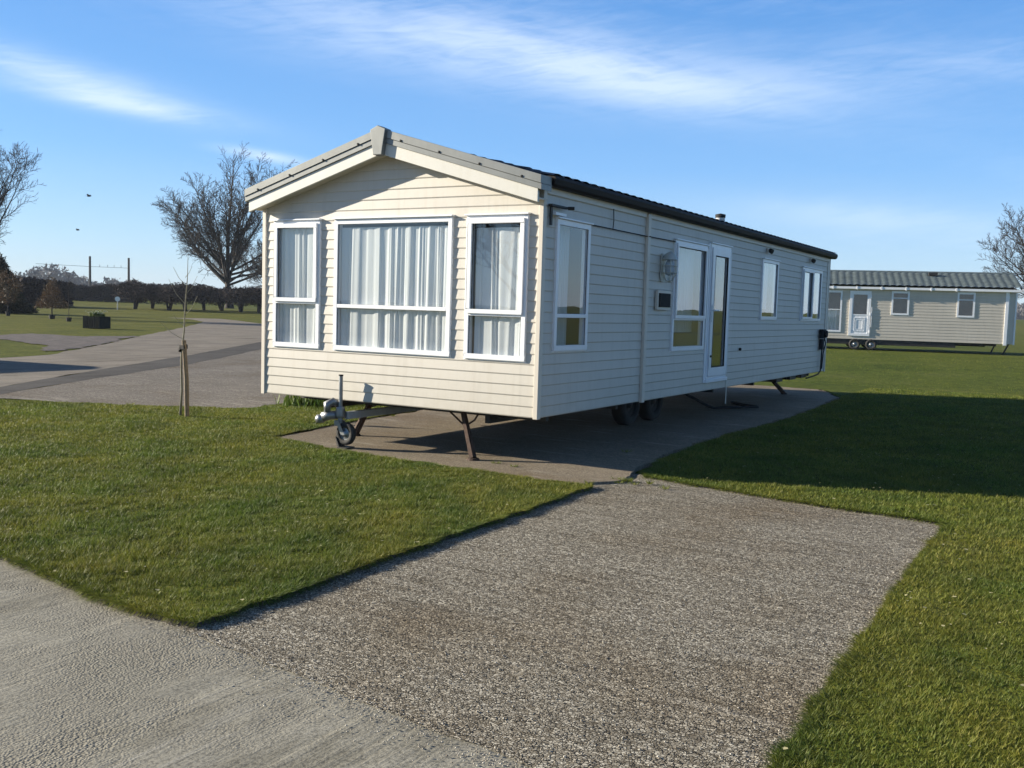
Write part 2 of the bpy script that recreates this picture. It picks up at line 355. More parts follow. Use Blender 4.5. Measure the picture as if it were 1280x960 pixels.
# worn lighter lip where bay meets road
def strip(name,pts,w,h,m):
    mb=MB(); mb.tube([(x,y,z) for x,y,z in pts],[w]*len(pts),6); o=mb.build(name,m); return o
PAD=[(-3.45,-.02),(-2.2,-.24),(-1.5,-.32),(-.5,-.34),(.72,-.40),(.92,.12),(.62,1.6),(.5,4.1),(.6,6.7),(.35,11.7),(-.5,13.6),(-4.0,13.6),(-4.2,5),(-3.9,2.5),(-3.62,.9)]
slab('concrete_base',PAD,.03,.08,MAT['pad'],.10,.06,3.)
# lawns as raised turf
LAWNL=[(.98,-5.06),(.6,-5.1),(-.95,-4.88),(-6,-4.9),(-16,-4.9),(-14,-2.2),(-9.3,.1),(-7.1,1.08),(-5.85,1.9),(-6.0,3.0),(-5.2,6.5),(-4.7,7.2),(-4.25,5),(-3.95,2.5),(-3.66,.9),(-3.5,-.06),(-2.25,-.32),(-1.5,-.42),(-.5,-.45),(.35,-.50),(.84,-.43),(.88,-1.5)]
_,LL=slab('lawn',LAWNL,.036,.10,MAT['grass'],.05,.022,7.)
LAWNR=[(3.74,-.02),(3.73,-1.0),(3.71,-2.1),(3.74,-3.8),(3.76,-4.9),(3.95,-5.5),(4.6,-5.75),(8,-6.0),(40,-7.0),(40,16),(-3.9,16),(-4.0,13.7),(-.45,13.7),(.42,11.7),(.66,6.7),(.56,4.1),(.68,1.6),(.98,.42),(2.35,.12)]
_,LR=slab('lawn',LAWNR,.020,.10,MAT['grass'],.04,.022,4.)
# back part of the site
w=lambda px,py:place(px,py,0)
slab('gravel_drive',[(-9.6,.55),(-7.05,1.2),(-5.8,2.0),(-5.9,3.2),(-5.2,6.6),(-4.8,12),(-16,13),(-19.4,15.6),(-14.5,8.3),(-12.1,3.85),(-10.2,.75)],.0,0,MAT['gravel_far'],.3,.03)
slab('gravel_drive',[(-14,-2.0),(-9.6,.55),(-10.2,.75),(-11.0,-.9),(-13,-5),(-16,-4.9)],.0,0,MAT['gravel_far'],.3,.0)
slab('tarmac_strip',[(-10.2,.77),(-12.1,3.87),(-14.5,8.35),(-19.4,15.65),(-24,22),(-28.5,27.5),(-23.8,20),(-17.8,11.3),(-13.9,5.2),(-11.4,1.5),(-11.9,-1.2),(-13.6,-5),(-13,-5),(-11.0,-.9)],.002,0,MAT['tarmac'],.5,.05,1.)
slab('lane',[(-11.4,1.5),(-13.9,5.2),(-17.8,11.3),(-23.7,20.0),(-34,33),(-45.8,42.1),(-54,47.5),(-63.5,52.8),(-83.8,63),(-98,66),(-96,62),(-79.5,54.2),(-67.2,49.5),(-57,45.3),(-50.8,41),(-45.5,35.7),(-39.8,29.8),(-30.3,19.5),(-23.2,12.0),(-19.5,7.9),(-18.8,6.1),(-22,-1),(-24,-5),(-13.6,-5),(-11.9,-1.2)],-.004,0,MAT['road_far'],.6,.08,1.)
slab('lane',[(-96,62),(-79.5,54.2),(-79.7,48),(-140,55),(-140,58),(-98,60)],-.006,0,MAT['road_far'],.6,.1,1.)
slab('soil_bed',[(-31.5,13.2),(-33,16.2),(-29.8,16.2),(-29.9,18.9),(-25.5,14.2),(-23.4,11.9),(-21.2,9.7),(-21.0,8.7),(-24.8,11.1),(-28.3,11.9)],.0,0,MAT['soil'],.25,.25,1.2)
# ------------------------------------------------------------------ grass blades
def inpoly(x,y,P):
    P=np.array(P); res=np.zeros(len(x),bool); j=len(P)-1
    for i in range(len(P)):
        xi,yi=P[i];xj,yj=P[j]
        c=((yi>y)!=(yj>y))&(x<(xj-xi)*(y-yi)/(yj-yi+1e-12)+xi); res^=c; j=i
    return res
def visible(x,y,m=60):
    dx=x-CAM[0];dy=y-CAM[1]; dep=dx*BF[0]+dy*BF[1]-CAM[2]*BF[2]; rt=dx*BR[0]+dy*BR[1]
    px=640+FPX*rt/np.maximum(dep,.1); return (dep>1.0)&(px>-330)&(px<1280+330)
def blades(poly,n0,box,zf,rmax,k0=2.0,name='grass',label=None):
    x=RS.uniform(box[0],box[1],n0); y=RS.uniform(box[2],box[3],n0)
    r=np.hypot(x-CAM[0],y-CAM[1]); keep=visible(x,y)&(r<rmax)
    dens=np.clip((4.6/np.maximum(r,1))**k0,0,1); keep&=RS.rand(n0)<dens
    x=x[keep];y=y[keep]; k=inpoly(x,y,poly) if poly is not None else np.ones(len(x),bool); x=x[k];y=y[k]
    r=np.hypot(x-CAM[0],y-CAM[1])
    cl=vnoise(x*9,y*9)*.6+vnoise(x*25,y*25)*.4; keep=RS.rand(len(x))<(.25+1.2*cl); x=x[keep];y=y[keep];r=r[keep];cl=cl[keep]
    n=len(x); sc=np.clip(r/5,1,2.6)
    cl=cl*(.65+.7*vnoise(x*1.3+7,y*1.3)); h=(.008+.024*cl)*(0.7+.6*RS.rand(n))*np.clip(sc,1,1.3); wd=.0022*sc*(.7+.6*RS.rand(n))
    a=RS.rand(n)*2*np.pi; lean=(.3+RS.rand(n)*.9)*h; la=a+RS.randn(n)*.5+1.2
    z=zf(x,y)
    b0=np.stack([x-np.cos(a)*wd,y-np.sin(a)*wd,z-.003],-1); b1=np.stack([x+np.cos(a)*wd,y+np.sin(a)*wd,z-.003],-1)
    tp=np.stack([x+np.cos(la)*lean,y+np.sin(la)*lean,z+h],-1)
    V=np.stack([b0,b1,tp],1).reshape(-1,3); F=np.arange(3*n).reshape(-1,3)
    print(name,'blades',n)
    o=nmesh(name,V,F,MAT['blade']); tag(o,label,'grass',None,'stuff'); return o
def rim(P,zt,label,w0=.05):
    P=np.array(P); Q=np.roll(P,-1,0); Ls=np.linalg.norm(Q-P,axis=1); mid=(P+Q)/2; r=np.hypot(mid[:,0]-CAM[0],mid[:,1]-CAM[1])
    wt=Ls*np.clip(6/r,.05,1)**1.5*(r<26)*visible(mid[:,0],mid[:,1]); n=int(wt.sum()*2600); idx=RS.choice(len(P),n,p=wt/wt.sum()); t=RS.rand(n)
    cen=P.mean(0); d=(Q-P)/Ls[:,None]; area=np.sum(P[:,0]*Q[:,1]-Q[:,0]*P[:,1]); out=np.stack([d[:,1],-d[:,0]],-1)*np.sign(area)
    o_=out[idx]; q=P[idx]+(Q-P)[idx]*t[:,None]-o_*(RS.rand(n)[:,None]**1.5*w0); rr=r[idx]; sc=np.clip(rr/5,1,2.6); cl=vnoise(q[:,0]*6,q[:,1]*6)
    h=(.016+.036*cl)*(.6+.7*RS.rand(n)); wd=.0026*sc; a=RS.rand(n)*6.283; ov=(.3+1.3*RS.rand(n))*h
    zz=zt-.002*RS.rand(n)
    b0=np.stack([q[:,0]-np.cos(a)*wd,q[:,1]-np.sin(a)*wd,zz],-1); b1=np.stack([q[:,0]+np.cos(a)*wd,q[:,1]+np.sin(a)*wd,zz],-1)
    k=np.where(RS.rand(n)<.35,-1.0,.6); tp=np.stack([q[:,0]+o_[:,0]*ov+RS.randn(n)*.006,q[:,1]+o_[:,1]*ov+RS.randn(n)*.006,np.maximum(zz+h*k*.8,.008)],-1)
    V=np.stack([b0,b1,tp],1).reshape(-1,3); print('rim',n); tag(nmesh('grass',V,np.arange(3*n).reshape(-1,3),MAT['blade']),label,'grass',None,'stuff')
rim(LL,.036,'ragged grass edge hanging over the border of the left lawn')
rim(LR,.020,'ragged grass edge creeping over the border of the right lawn',.08)
blades(LL,3600000,(-12,1.3,-5.3,7.5),lambda x,y:np.full(len(x),.034),22,1.6,label='short mown grass of the lawn in front of the caravan')
blades(LR,3600000,(.3,12,-6,16),lambda x,y:np.full(len(x),.020),24,1.6,label='short mown grass right of the gravel bay and in the caravan shadow')
blades(None,500000,(-14,26,16,42),lambda x,y:terr(x,y)-.02,60,1.0,label='short mown grass of the field before the far caravan')
# ragged rim of turf over the hard edges, plus pale flecks (clover, dead leaves)
def flecks():
    n=900; x=RS.uniform(-9,9,n*3); y=RS.uniform(-5.2,9,n*3); k=(inpoly(x,y,LL)|inpoly(x,y,LR))&visible(x,y); x=x[k][:n];y=y[k][:n]; n=len(x)
    V=[];F=[]
    for a,b in zip(x,y):
        s=.006+.010*RS.rand()**2; t=RS.rand()*6.28; z=.05+RS.rand()*.012; i=len(V)
        for q in range(5): V.append((a+s*math.cos(t+q*1.257)*(.7+.5*RS.rand()),b+s*math.sin(t+q*1.257),z+RS.rand()*.006))
        F.append((i,i+1,i+2));F.append((i,i+2,i+3));F.append((i,i+3,i+4))
    tag(nmesh('fallen_leaves',V,F,simple('pale dead leaves',(.36,.33,.17),.8,0,.3,30)),'pale dead leaves and clover scattered on the lawn','leaves',None,'stuff')
flecks()
def chippings():
    rs=np.random.RandomState(123); n=5200
    x=rs.uniform(.9,4.0,n*3); y=rs.uniform(-5.6,.3,n*3); seam=-5.11-.14*(x-1.0)
    x2=rs.uniform(.6,4.2,1500); y2=-5.13-.145*(x2-1.0)+rs.randn(1500)*.07
    xl=rs.uniform(-.02,.05,700)+.95; yl=rs.uniform(-5.1,-.6,700); xr=3.72+rs.randn(900)*.06; yr=rs.uniform(-5.4,0,900)
    x=np.concatenate([x[:3600],x2,xl,xr]); y=np.concatenate([y[:3600],y2,yl,yr]); n=len(x)
    s=rs.uniform(.0025,.0065,n); s[3600:]*=.9; base=np.array([(1,0,0),(0,1,0),(-1,0,0),(0,-1,0),(0,0,1),(0,0,-1)],float)
    ang=rs.rand(n)*6.283; V=np.repeat(base[None],n,0)*rs.uniform(.6,1.2,(n,6,1))*s[:,None,None]; V[:,:,2]*=.65; c,sn=np.cos(ang)[:,None],np.sin(ang)[:,None]
    X=V[:,:,0]*c-V[:,:,1]*sn+x[:,None]; Y=V[:,:,0]*sn+V[:,:,1]*c+y[:,None]; Z=V[:,:,2]+.010+s[:,None]*.3; gr=(np.arange(n)>=5800); Z=Z+np.where(gr,.006,0)[:,None]
    V=np.stack([X,Y,Z],-1).reshape(-1,3); f=np.array([(0,1,4),(1,2,4),(2,3,4),(3,0,4),(1,0,5),(2,1,5),(3,2,5),(0,3,5)]); F=(f[None]+(np.arange(n)*6)[:,None,None]).reshape(-1,3)
    m,nt,ns,ln,b=mat('loose stone chippings'); g=ns.new('ShaderNodeNewGeometry'); r=ramp(nt,[(0,(.16,.13,.10)),(.5,(.36,.32,.26)),(1,(.58,.54,.46))]); ln.new(g.outputs['Random Per Island'],r.inputs[0]); ln.new(r.outputs[0],b.inputs['Base Color']); b.inputs['Roughness'].default_value=.85
    tag(nmesh('gravel_chippings',V,F,m),'loose stone chippings scattered over the gravel bay and along its seam with the road','gravel',None,'stuff')
chippings()
def tufts():
    V=[];rs=np.random.RandomState(77)
    spots=[(float(a),float(b),.036) for a,b in zip(*[np.array(LL)[rs.choice(len(LL),60)][:,i] for i in (0,1)])]+[(float(a),float(b),.02) for a,b in zip(*[np.array(LR)[rs.choice(len(LR),90)][:,i] for i in (0,1)])]
    q=place(570,590,.03); spots+=[(q[0]+rs.randn()*.16,q[1]+rs.randn()*.05,.036) for k in range(9)]
    q=place(232,602,.03); spots+=[(q[0]+rs.randn()*.12,q[1]+rs.randn()*.06,.036) for k in range(4)]
    q=place(780,600,.03); spots+=[(q[0]+rs.randn()*.15,q[1]+rs.randn()*.06,.02) for k in range(8)]
    for x,y,z in spots:
        if math.hypot(x-CAM[0],y-CAM[1])>16 or (1.2<x<3.75 and y<-.2): continue
        H=rs.uniform(.025,.065); R_=rs.uniform(.02,.06)
        for k in range(34):
            a=rs.rand()*6.283; r=R_*rs.rand()**.5; bx,by=x+r*math.cos(a),y+r*math.sin(a); h=H*rs.uniform(.5,1.1); w=.0035; t=rs.rand()*6.283
            V+= [(bx-w*math.cos(t),by-w*math.sin(t),z-.005),(bx+w*math.cos(t),by+w*math.sin(t),z-.005),(bx+h*.8*math.cos(a),by+h*.8*math.sin(a),z+h*.8)]
    tag(nmesh('grass',V,np.arange(len(V)).reshape(-1,3),MAT['blade']),'coarser grass tufts along the borders of the lawns','grass',None,'stuff')
tufts()
# ------------------------------------------------------------------ wall building
def siding(mb,fr,u0,u1,z0,z1,openings,pitch=.1035,clip=None,prot=.012):
    """lap boards; fr(u,d,z) maps to world with d outward"""
    nb=int(math.ceil((z1-z0)/pitch))
    def dep(z,k): # depth at fraction in board: thicker at the bottom with a rounded nose
        t=(z-(z0+k*pitch))/pitch
        return prot*(1-t)*.75+.0
    for k in range(nb):
        a=z0+k*pitch; b=min(a+pitch,z1)
        brk=sorted(set([a,b,min(b,a+.010)]+[z for o in openings for z in (o[2],o[3]) if a<z<b]))
        for q0,q1 in zip(brk[:-1],brk[1:]):
            mid=(q0+q1)/2; iv=[(u0,u1)]
            for (a0,a1,c0,c1) in openings:
                if c0<mid<c1:
                    nv=[]
                    for s,e in iv:
                        if a1<=s or a0>=e: nv.append((s,e)); continue
                        if s<a0: nv.append((s,a0))
                        if e>a1: nv.append((a1,e))
                    iv=nv
            for s,e in iv:
                s0,e0,s1,e1=s,e,s,e
                if clip:
                    l0,r0=clip(q0); l1,r1=clip(q1)
                    s0,e0=max(s,l0),min(e,r0); s1,e1=max(s,l1),min(e,r1)
                    if e0-s0<1e-3: continue
                    if e1<s1: s1=e1=(s1+e1)/2
                d0=dep(q0,k); d1=dep(q1,k)
                if q0<a+.005: d0=.003   # nose undercut
                mb.quad(fr(s0,d0,q0),fr(e0,d0,q0),fr(e1,d1,q1),fr(s1,d1,q1))
        # underside return of the board nose
def frame_(fr,mb,u0,u1,z0,z1,w,d0,d1,wb=None):
    wb=wb or w
    mb.box(u0,u1,d0,d1,z1-w,z1,fr); mb.box(u0,u1,d0,d1,z0,z0+wb,fr)
    mb.box(u0,u0+w,d0,d1,z0+wb,z1-w,fr); mb.box(u1-w,u1,d0,d1,z0+wb,z1-w,fr)
def window(parent,fr,u0,u1,z0,z1,tran=None,mull=None,sash_up=True,label=None,drip=True,fw=.05,pane=True,sc=1.):
    mb=MB(); frame_(fr,mb,u0,u1,z0,z1,fw,-.05,.030)
    lights=[]
    if mull: lights=[(u0+fw,mull-.02,z0+fw,z1-fw),(mull+.02,u1-fw,z0+fw,z1-fw)]; mb.box(mull-.02,mull+.02,-.05,.030,z0+fw,z1-fw,fr)
    elif tran: lights=[(u0+fw,u1-fw,tran+.02,z1-fw),(u0+fw,u1-fw,z0+fw,tran-.02)]; mb.box(u0+fw,u1-fw,-.05,.030,tran-.02,tran+.02,fr)
    else: lights=[(u0+fw,u1-fw,z0+fw,z1-fw)]
    if drip: mb.box(u0-.015,u1+.015,-.01,.055,z1+.001,z1+.018,fr)
    mb.box(u0-.012,u1+.012,.0,.012,z0-.012,z0,fr)
    o=mb.build('window',MAT['upvc'],parent,bev=.004)
    if label: o['label']=label
    for k,(a,b,c,d) in enumerate(lights):
        if k==0 and sash_up:
            s=MB(); frame_(fr,s,a-.018,b+.018,c-.018,d+.018,.045,.031,.052); s.build('sash',MAT['upvc'],o,bev=.005)
            a,b,c,d=a+.02,b-.02,c+.02,d-.02
        g=MB(); g.quad(fr(a-.005,.008,c-.005),fr(b+.005,.008,c-.005),fr(b+.005,.008,d+.005),fr(a-.005,.008,d+.005)); g.build('pane',MAT['glass'],o)
        g=MB(); frame_(fr,g,a-.008,b+.008,c-.008,d+.008,.010,.0125,.020); g.build('gasket',MAT['black'],o)
    return o
def curtain(fr,u0,u1,z0,z1,label,seed,off=-.16,amp=.040,m='curtain',gather=0.,freq=30.,slant=0.,name='curtain'):
    rs=np.random.RandomState(seed); nu=max(40,int((u1-u0)*190)); nz=14
    ph=np.cumsum(np.repeat(rs.gamma(2.,.5,nu//9+2),9)[:nu])*freq/190.*1.15; t=np.linspace(0,1,nu)
    am=amp*(.25+1.1*vnoise(t*9*(u1-u0)+seed,t*0+seed))
    V=[]
    for j in range(nz):
        s=j/(nz-1); z=z1+(z0-z1)*s
        for i in range(nu):
            u=u0+(u1-u0)*t[i]
            u+=slant*s*math.sin(t[i]*math.pi*1.5)*(u1-u0)*.1+.006*math.sin(ph[i]*1.3+s*2.)
            d=off+am[i]*math.sin(ph[i]*2+.6*s*math.sin(i*.05))*(.75+.25*s)+.004*math.sin(ph[i]*5.1+s)
            V.append(fr(u,d,z))
    i=np.arange(nu*nz).reshape(nz,nu); F=np.stack([i[:-1,:-1],i[:-1,1:],i[1:,1:],i[1:,:-1]],-1).reshape(-1,4)
    o=nmesh(name,V,F,MAT[m],smooth=True); return tag(o,label,name,'curtains and blinds in the caravan windows')
def lining(parent,fr,u0,u1,z0,z1,openings,clip=None,off=-.065):
    mb=MB(); brk=sorted(set([z0,z1]+[z for o in openings for z in (o[2],o[3])]))
    for q0,q1 in zip(brk[:-1],brk[1:]):
        mid=(q0+q1)/2; iv=[(u0,u1)]
        for (a0,a1,c0,c1) in openings:
            if c0<mid<c1:
                nv=[]
                for s,e in iv:
                    if a1<=s or a0>=e: nv.append((s,e)); continue
                    if s<a0: nv.append((s,a0))
                    if e>a1: nv.append((a1,e))
                iv=nv
        for s,e in iv: mb.quad(fr(s,off,q0),fr(e,off,q0),fr(e,off,q1),fr(s,off,q1))
    if clip:
        l,r=clip(z1); mb.quad(fr(u0,off,z1),fr(u1,off,z1),fr((u0+u1)/2,off,z1+.45))
    return mb.build('wall_lining',MAT['lining'],parent)
# ------------------------------------------------------------------ main caravan
W=3.66; L=11.8; ZB=.5376; ZT=2.785; RIDGE=3.335; SL=.289; CX=-W/2
van=thing('static_caravan','large cream static caravan with grey verge trim standing on the concrete base in the middle','caravan',(CX,L/2,.03))
frF=lambda u,d,z:(u,-d,z)              # front
frR=lambda u,d,z:(d,u,z)               # right side
frL=lambda u,d,z:(-W-d,u,z)
frB=lambda u,d,z:(u,L+d,z)
opF=[(-3.50,-2.80,1.09,2.515),(-2.59,-1.03,1.09,2.515),(-.855,-.14,1.085,2.515)]
opR=[(.26,1.0,1.19,2.50),(3.41,4.60,1.12,2.53),(4.74,5.60,.70,2.58),(7.20,8.12,1.545,2.515),(9.68,11.16,1.535,2.51)]
opL=[(1.0,2.2,1.2,2.5),(6.0,7.2,1.2,2.5)]
gz=lambda z:(-W+max(0,(z-ZT+.02))/SL, -max(0,(z-ZT+.02))/SL)
mb=MB(); siding(mb,frF,-W+.0,0,ZB,3.27,opF,clip=gz); mb.build('wall',MAT['siding'],van)
mb=MB(); siding(mb,frR,0,L,ZB,ZT+.03,opR); mb.build('wall',MAT['siding'],van)
mb=MB(); siding(mb,frL,0,L,ZB,ZT+.03,opL); mb.build('wall',MAT['siding'],van)
mb=MB(); siding(mb,frB,-W,0,ZB,3.27,[],clip=gz); mb.build('wall',MAT['siding'],van)
lining(van,frF,-W+.07,-.07,ZB+.05,ZT,opF,clip=gz); lining(van,frR,.07,L-.07,ZB+.05,ZT,opR); lining(van,frL,.07,L-.07,ZB+.05,ZT,opL); lining(van,frB,-W+.07,-.07,ZB+.05,ZT,[],clip=gz)
mb=MB(); mb.box(-W+.01,-.01,.01,L-.01,ZB+.005,ZB+.05); mb.build('floor',MAT['floorin'],van)
# partitions keep the rooms dark behind the blinds
for yy in (4.66,6.6,9.2): mb=MB(); mb.box(-W+.08,-.08,yy,yy+.04,ZB+.05,ZT); mb.build('partition',MAT['lining'],van)
# trims
mb=MB()
for x in (-W,0):
    s=-1 if x<0 else 1
    for y0,y1 in ((0,1),(L,-1)):
        mb=MB()
        mb.box(x-.030*s if s>0 else x-.022, x+.022 if s>0 else x+.030,(y0-.022) if y1>0 else y0-.001,(y0+.001) if y1>0 else y0+.022,ZB-.01,ZT+.01) if True else None
        mb.box(x if s>0 else x-.022,x+.022 if s>0 else x,y0+.001 if y1>0 else y0-.045,y0+.045 if y1>0 else y0-.001,ZB-.01,ZT+.01); mb.build('corner_trim',MAT['trim'],van,bev=.004)
mb=MB(); mb.box(.005,.045,2.49,2.57,ZB-.012,ZT-.02); mb.build('joint_trim',MAT['trim'],van,bev=.006)
mb=MB(); mb.box(0,.02,.05,2.48,ZT-.065,ZT,); mb.box(0,.02,2.58,L-.05,ZT-.065,ZT); mb.build('fascia_trim',MAT['trim'],van)
mb=MB(); mb.box(-.003,.018,L-.16,L-.05,ZB+.35,ZT-.07); mb.build('corner_trim',MAT['trim'],van)
# windows
wl=['narrow front window on the left','wide front picture window','narrow front window on the right']
window(van,frF,*opF[0],tran=1.605,label=wl[0]); window(van,frF,*opF[1],tran=1.575,sash_up=False,label=wl[1]); window(van,frF,*opF[2],tran=1.54,label=wl[2])
window(van,frR,*opR[0],tran=1.545,sash_up=False); window(van,frR,*opR[1],tran=1.535); window(van,frR,*opR[3],sash_up=False); window(van,frR,*opR[4],mull=10.45,label='two light window at the far end')
window(van,frL,*opL[0]); window(van,frL,*opL[1])
curtain(frF,-3.44,-2.85,1.12,2.44,'white net curtain in the narrow left front window of the large caravan',3,slant=.5,off=-.031,amp=.013,freq=21)
curtain(frF,-2.53,-1.08,1.12,2.43,'white pleated net curtain across the wide front window of the large caravan',5,off=-.031,amp=.013,freq=21)
curtain(frF,-.77,-.19,1.12,2.40,'white net curtain in the narrow right front window of the large caravan',8,slant=.4,off=-.031,amp=.013,freq=21)
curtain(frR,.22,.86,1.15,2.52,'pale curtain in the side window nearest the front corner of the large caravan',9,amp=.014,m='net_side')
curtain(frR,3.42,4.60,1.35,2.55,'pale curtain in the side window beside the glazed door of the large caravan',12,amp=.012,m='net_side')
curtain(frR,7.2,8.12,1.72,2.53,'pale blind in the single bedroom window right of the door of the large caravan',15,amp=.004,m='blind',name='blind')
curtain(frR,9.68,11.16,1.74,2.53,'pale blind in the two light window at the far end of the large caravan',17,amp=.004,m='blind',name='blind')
# door
u0,u1,z0,z1=opR[2]
mb=MB(); frame_(frR,mb,u0,u1,z0,z1,.045,-.05,.028,.03); mb.box(u0-.02,u1+.02,.0,.050,z1+.001,z1+.02,frR); mb.box(u0-.03,u1+.03,.001,.045,z0-.05,z0-.001,frR)
mb.box(u0-.055,u0-.002,.001,.02,z0-.05,z1,frR)
door=mb.build('door',MAT['upvc'],van,bev=.004); door['label']='white door with one tall glass pane'
mb=MB(); frame_(frR,mb,u0+.05,u1-.05,z0+.035,z1-.05,.11,.0,.045,.13); mb.build('leaf',MAT['upvc'],door,bev=.005)
mb=MB(); a,b,c,d=u0+.155,u1-.155,z0+.16,z1-.155; mb.quad(frR(a,.02,c),frR(b,.02,c),frR(b,.02,d),frR(a,.02,d)); mb.build('pane',MAT['glass'],door)
mb=MB(); frame_(frR,mb,a,b,c,d,.010,.025,.0475); mb.build('gasket',MAT['black'],door)
mb=MB(); mb.box(u0+.08,u0+.115,.046,.056,1.50,1.74,frR); mb.tube([frR(u0+.097,.05,1.66),frR(u0+.097,.095,1.66),frR(u0+.21,.10,1.66)],.010); mb.build('handle',MAT['whitemetal'],door)
mb=MB(); mb.lathe([(.0,.0),(.016,.0),(.016,.014),(0,.014)],frR(u0+.10,.046,1.02),(1,0,0),12); mb.build('lock',MAT['steel'],door)
mb=MB(); mb.box(u1-.05,u1-.035,.028,.05,z0+.04,z1-.05,frR); mb.build('hinge_bar',MAT['upvc'],door)
# roof
def zroof(x): return RIDGE-SL*abs(x-CX)
OV=.20; EX=1.95
def tiles(side,y0,y1,ridge,sl,cx,ex,pitch=.20,course=.34,amp=.016,step=.022):
    ny=int((y1-y0)/pitch*6); nr=int(round(ex/course)); ys=np.linspace(y0,y1,ny+1)
    rows=[]
    for k in range(nr):
        rows+= [(k*ex/nr,0),((k+1)*ex/nr-.004,step)]
    V=[];F=[]
    for (s,h) in rows:
        for y in ys:
            ph=((y-y0)/pitch)%1.; wv=amp*(abs(math.sin(math.pi*ph))**.7)
            V.append((cx+side*s,y,ridge-sl*s+wv+h+(0 if h else .0)))
    n=ny+1
    for k in range(len(rows)-1):
        for j in range(ny): F.append((k*n+j,k*n+j+1,(k+1)*n+j+1,(k+1)*n+j))
    return np.array(V),np.array(F)
V1,F1=tiles(1,-.02,L+.12,RIDGE,.245,CX,EX,amp=.024); V2,F2=tiles(-1,-.02,L+.12,RIDGE,.245,CX,EX,amp=.024)
nmesh('roof',np.concatenate([V1,V2]),np.concatenate([F1,F2+len(V1)]),MAT['tile'],van)
mb=MB()   # underboard and soffit under the tiles
for s in (-1,1):
    a=CX; b=CX+s*(EX-.02)
    za=RIDGE-.03; zb_=RIDGE-.245*(EX-.02)-.03
    mb.hexa([(a,.0,za-.03),(b,.0,zb_-.03),(b,L+.1,zb_-.03),(a,L+.1,za-.03),(a,.0,za),(b,.0,zb_),(b,L+.1,zb_),(a,L+.1,za)])
mb.build('roof_deck',MAT['gutter'],van)
mb=MB()
for k in range(int(L/.42)):
    y0=.0+k*.42; mb.tube([(CX,y0,RIDGE-.01),(CX,y0+.41,RIDGE-.005)],[.055,.06],10)
mb.build('ridge_tile',MAT['tile'],van)
for s in (-1,1):
    mb=MB(); x=0.02 if s>0 else -W-.02
    prof=[(0,.0),(.0,.10),(.10,.10),(.11,.07),(.10,.02),(.07,.0)]
    P=[(x+s*a,ZT-.005+b) for a,b in prof]
    for (p,q) in zip(P,P[1:]+P[:1]): mb.quad((p[0],.0,p[1]),(q[0],.0,q[1]),(q[0],L+.12,q[1]),(p[0],L+.12,p[1]))
    mb.quad(*[(p[0],.0,p[1]) for p in P]); mb.quad(*[(p[0],L+.12,p[1]) for p in reversed(P)])
    mb.build('gutter',MAT['gutter'],van)
# verge: bargeboard, soffit, two step grey metal capping, ridge piece
zb=lambda x:3.155-SL*abs(x-CX)
for s in (-1,1):
    xe=CX+s*1.885; xa=CX
    def sl_box(mb,y0,y1,lo,hi,xe=xe,xa=xa):
        mb.hexa([(xa,y0,zb(xa)+lo),(xe,y0,zb(xe)+lo),(xe,y1,zb(xe)+lo),(xa,y1,zb(xa)+lo),(xa,y0,zb(xa)+hi),(xe,y0,zb(xe)+hi),(xe,y1,zb(xe)+hi),(xa,y1,zb(xa)+hi)])
    mb=MB(); sl_box(mb,-.205,-.175,0,.125); mb.build('bargeboard',MAT['barge'],van,bev=.003)
    mb=MB(); sl_box(mb,-.174,-.001,.03,.045); mb.build('soffit',MAT['siding_old'],van)
    xe=CX+s*1.93
    mb=MB(); sl_box(mb,-.222,-.02,.126,.180,xe); sl_box(mb,-.232,-.02,.184,.262,xe); sl_box(mb,-.215,.0,.1801,.1839,xe); mb.build('verge_cap',MAT['greymetal'],van,bev=.006)
    for k in range(4):
        mb=MB(); x=CX+s*(.28+k*.48); mb.lathe([(0,0),(.012,0),(.010,-.008),(0,-.010)],(x,-.233,zb(x)+.196),(0,1,0),8); mb.build('screw',MAT['black'],van)
mb=MB()
a=.10; b=.055
F0=[(CX-b,-.262,zb(CX)-.015),(CX+b,-.262,zb(CX)-.015),(CX+a,-.262,zb(CX)+.245),(CX,-.262,zb(CX)+.285),(CX-a,-.262,zb(CX)+.245)]
B0=[(x,-.16,z) for x,y,z in F0]
mb.quad(*F0); mb.quad(*reversed(B0))
for k in range(5): mb.quad(F0[k],B0[k],B0[(k+1)%5],F0[(k+1)%5])
mb.build('ridge_cap',MAT['greymetal'],van,bev=.006)
# flue
mb=MB(); fx,fy=-.8,7.45; mb.lathe([(0,.0),(.058,.0),(.058,.24),(.075,.24),(.075,.30)],(fx,fy,2.90),(0,0,1),18); fl=mb.build('flue',MAT['whitemetal'],van,smooth='all')
mb=MB(); mb.lathe([(.082,.0),(.086,.055),(.0,.075)],(fx,fy,3.20),(0,0,1),18); mb.build('cowl',MAT['black'],fl,smooth='all')
# fittings on the shaded side
mb=MB(); mb.box(.014,.05,2.84,3.26,1.64,1.88); mb.build('vent_frame',MAT['trim'],van,bev=.004)
mb=MB(); mb.box(.03,.062,2.875,3.225,1.675,1.845)
for k in range(7): mb.box(.062,.068,2.88,3.22,1.685+k*.023,1.692+k*.023)
mb.build('vent_grille',MAT['black'],van)
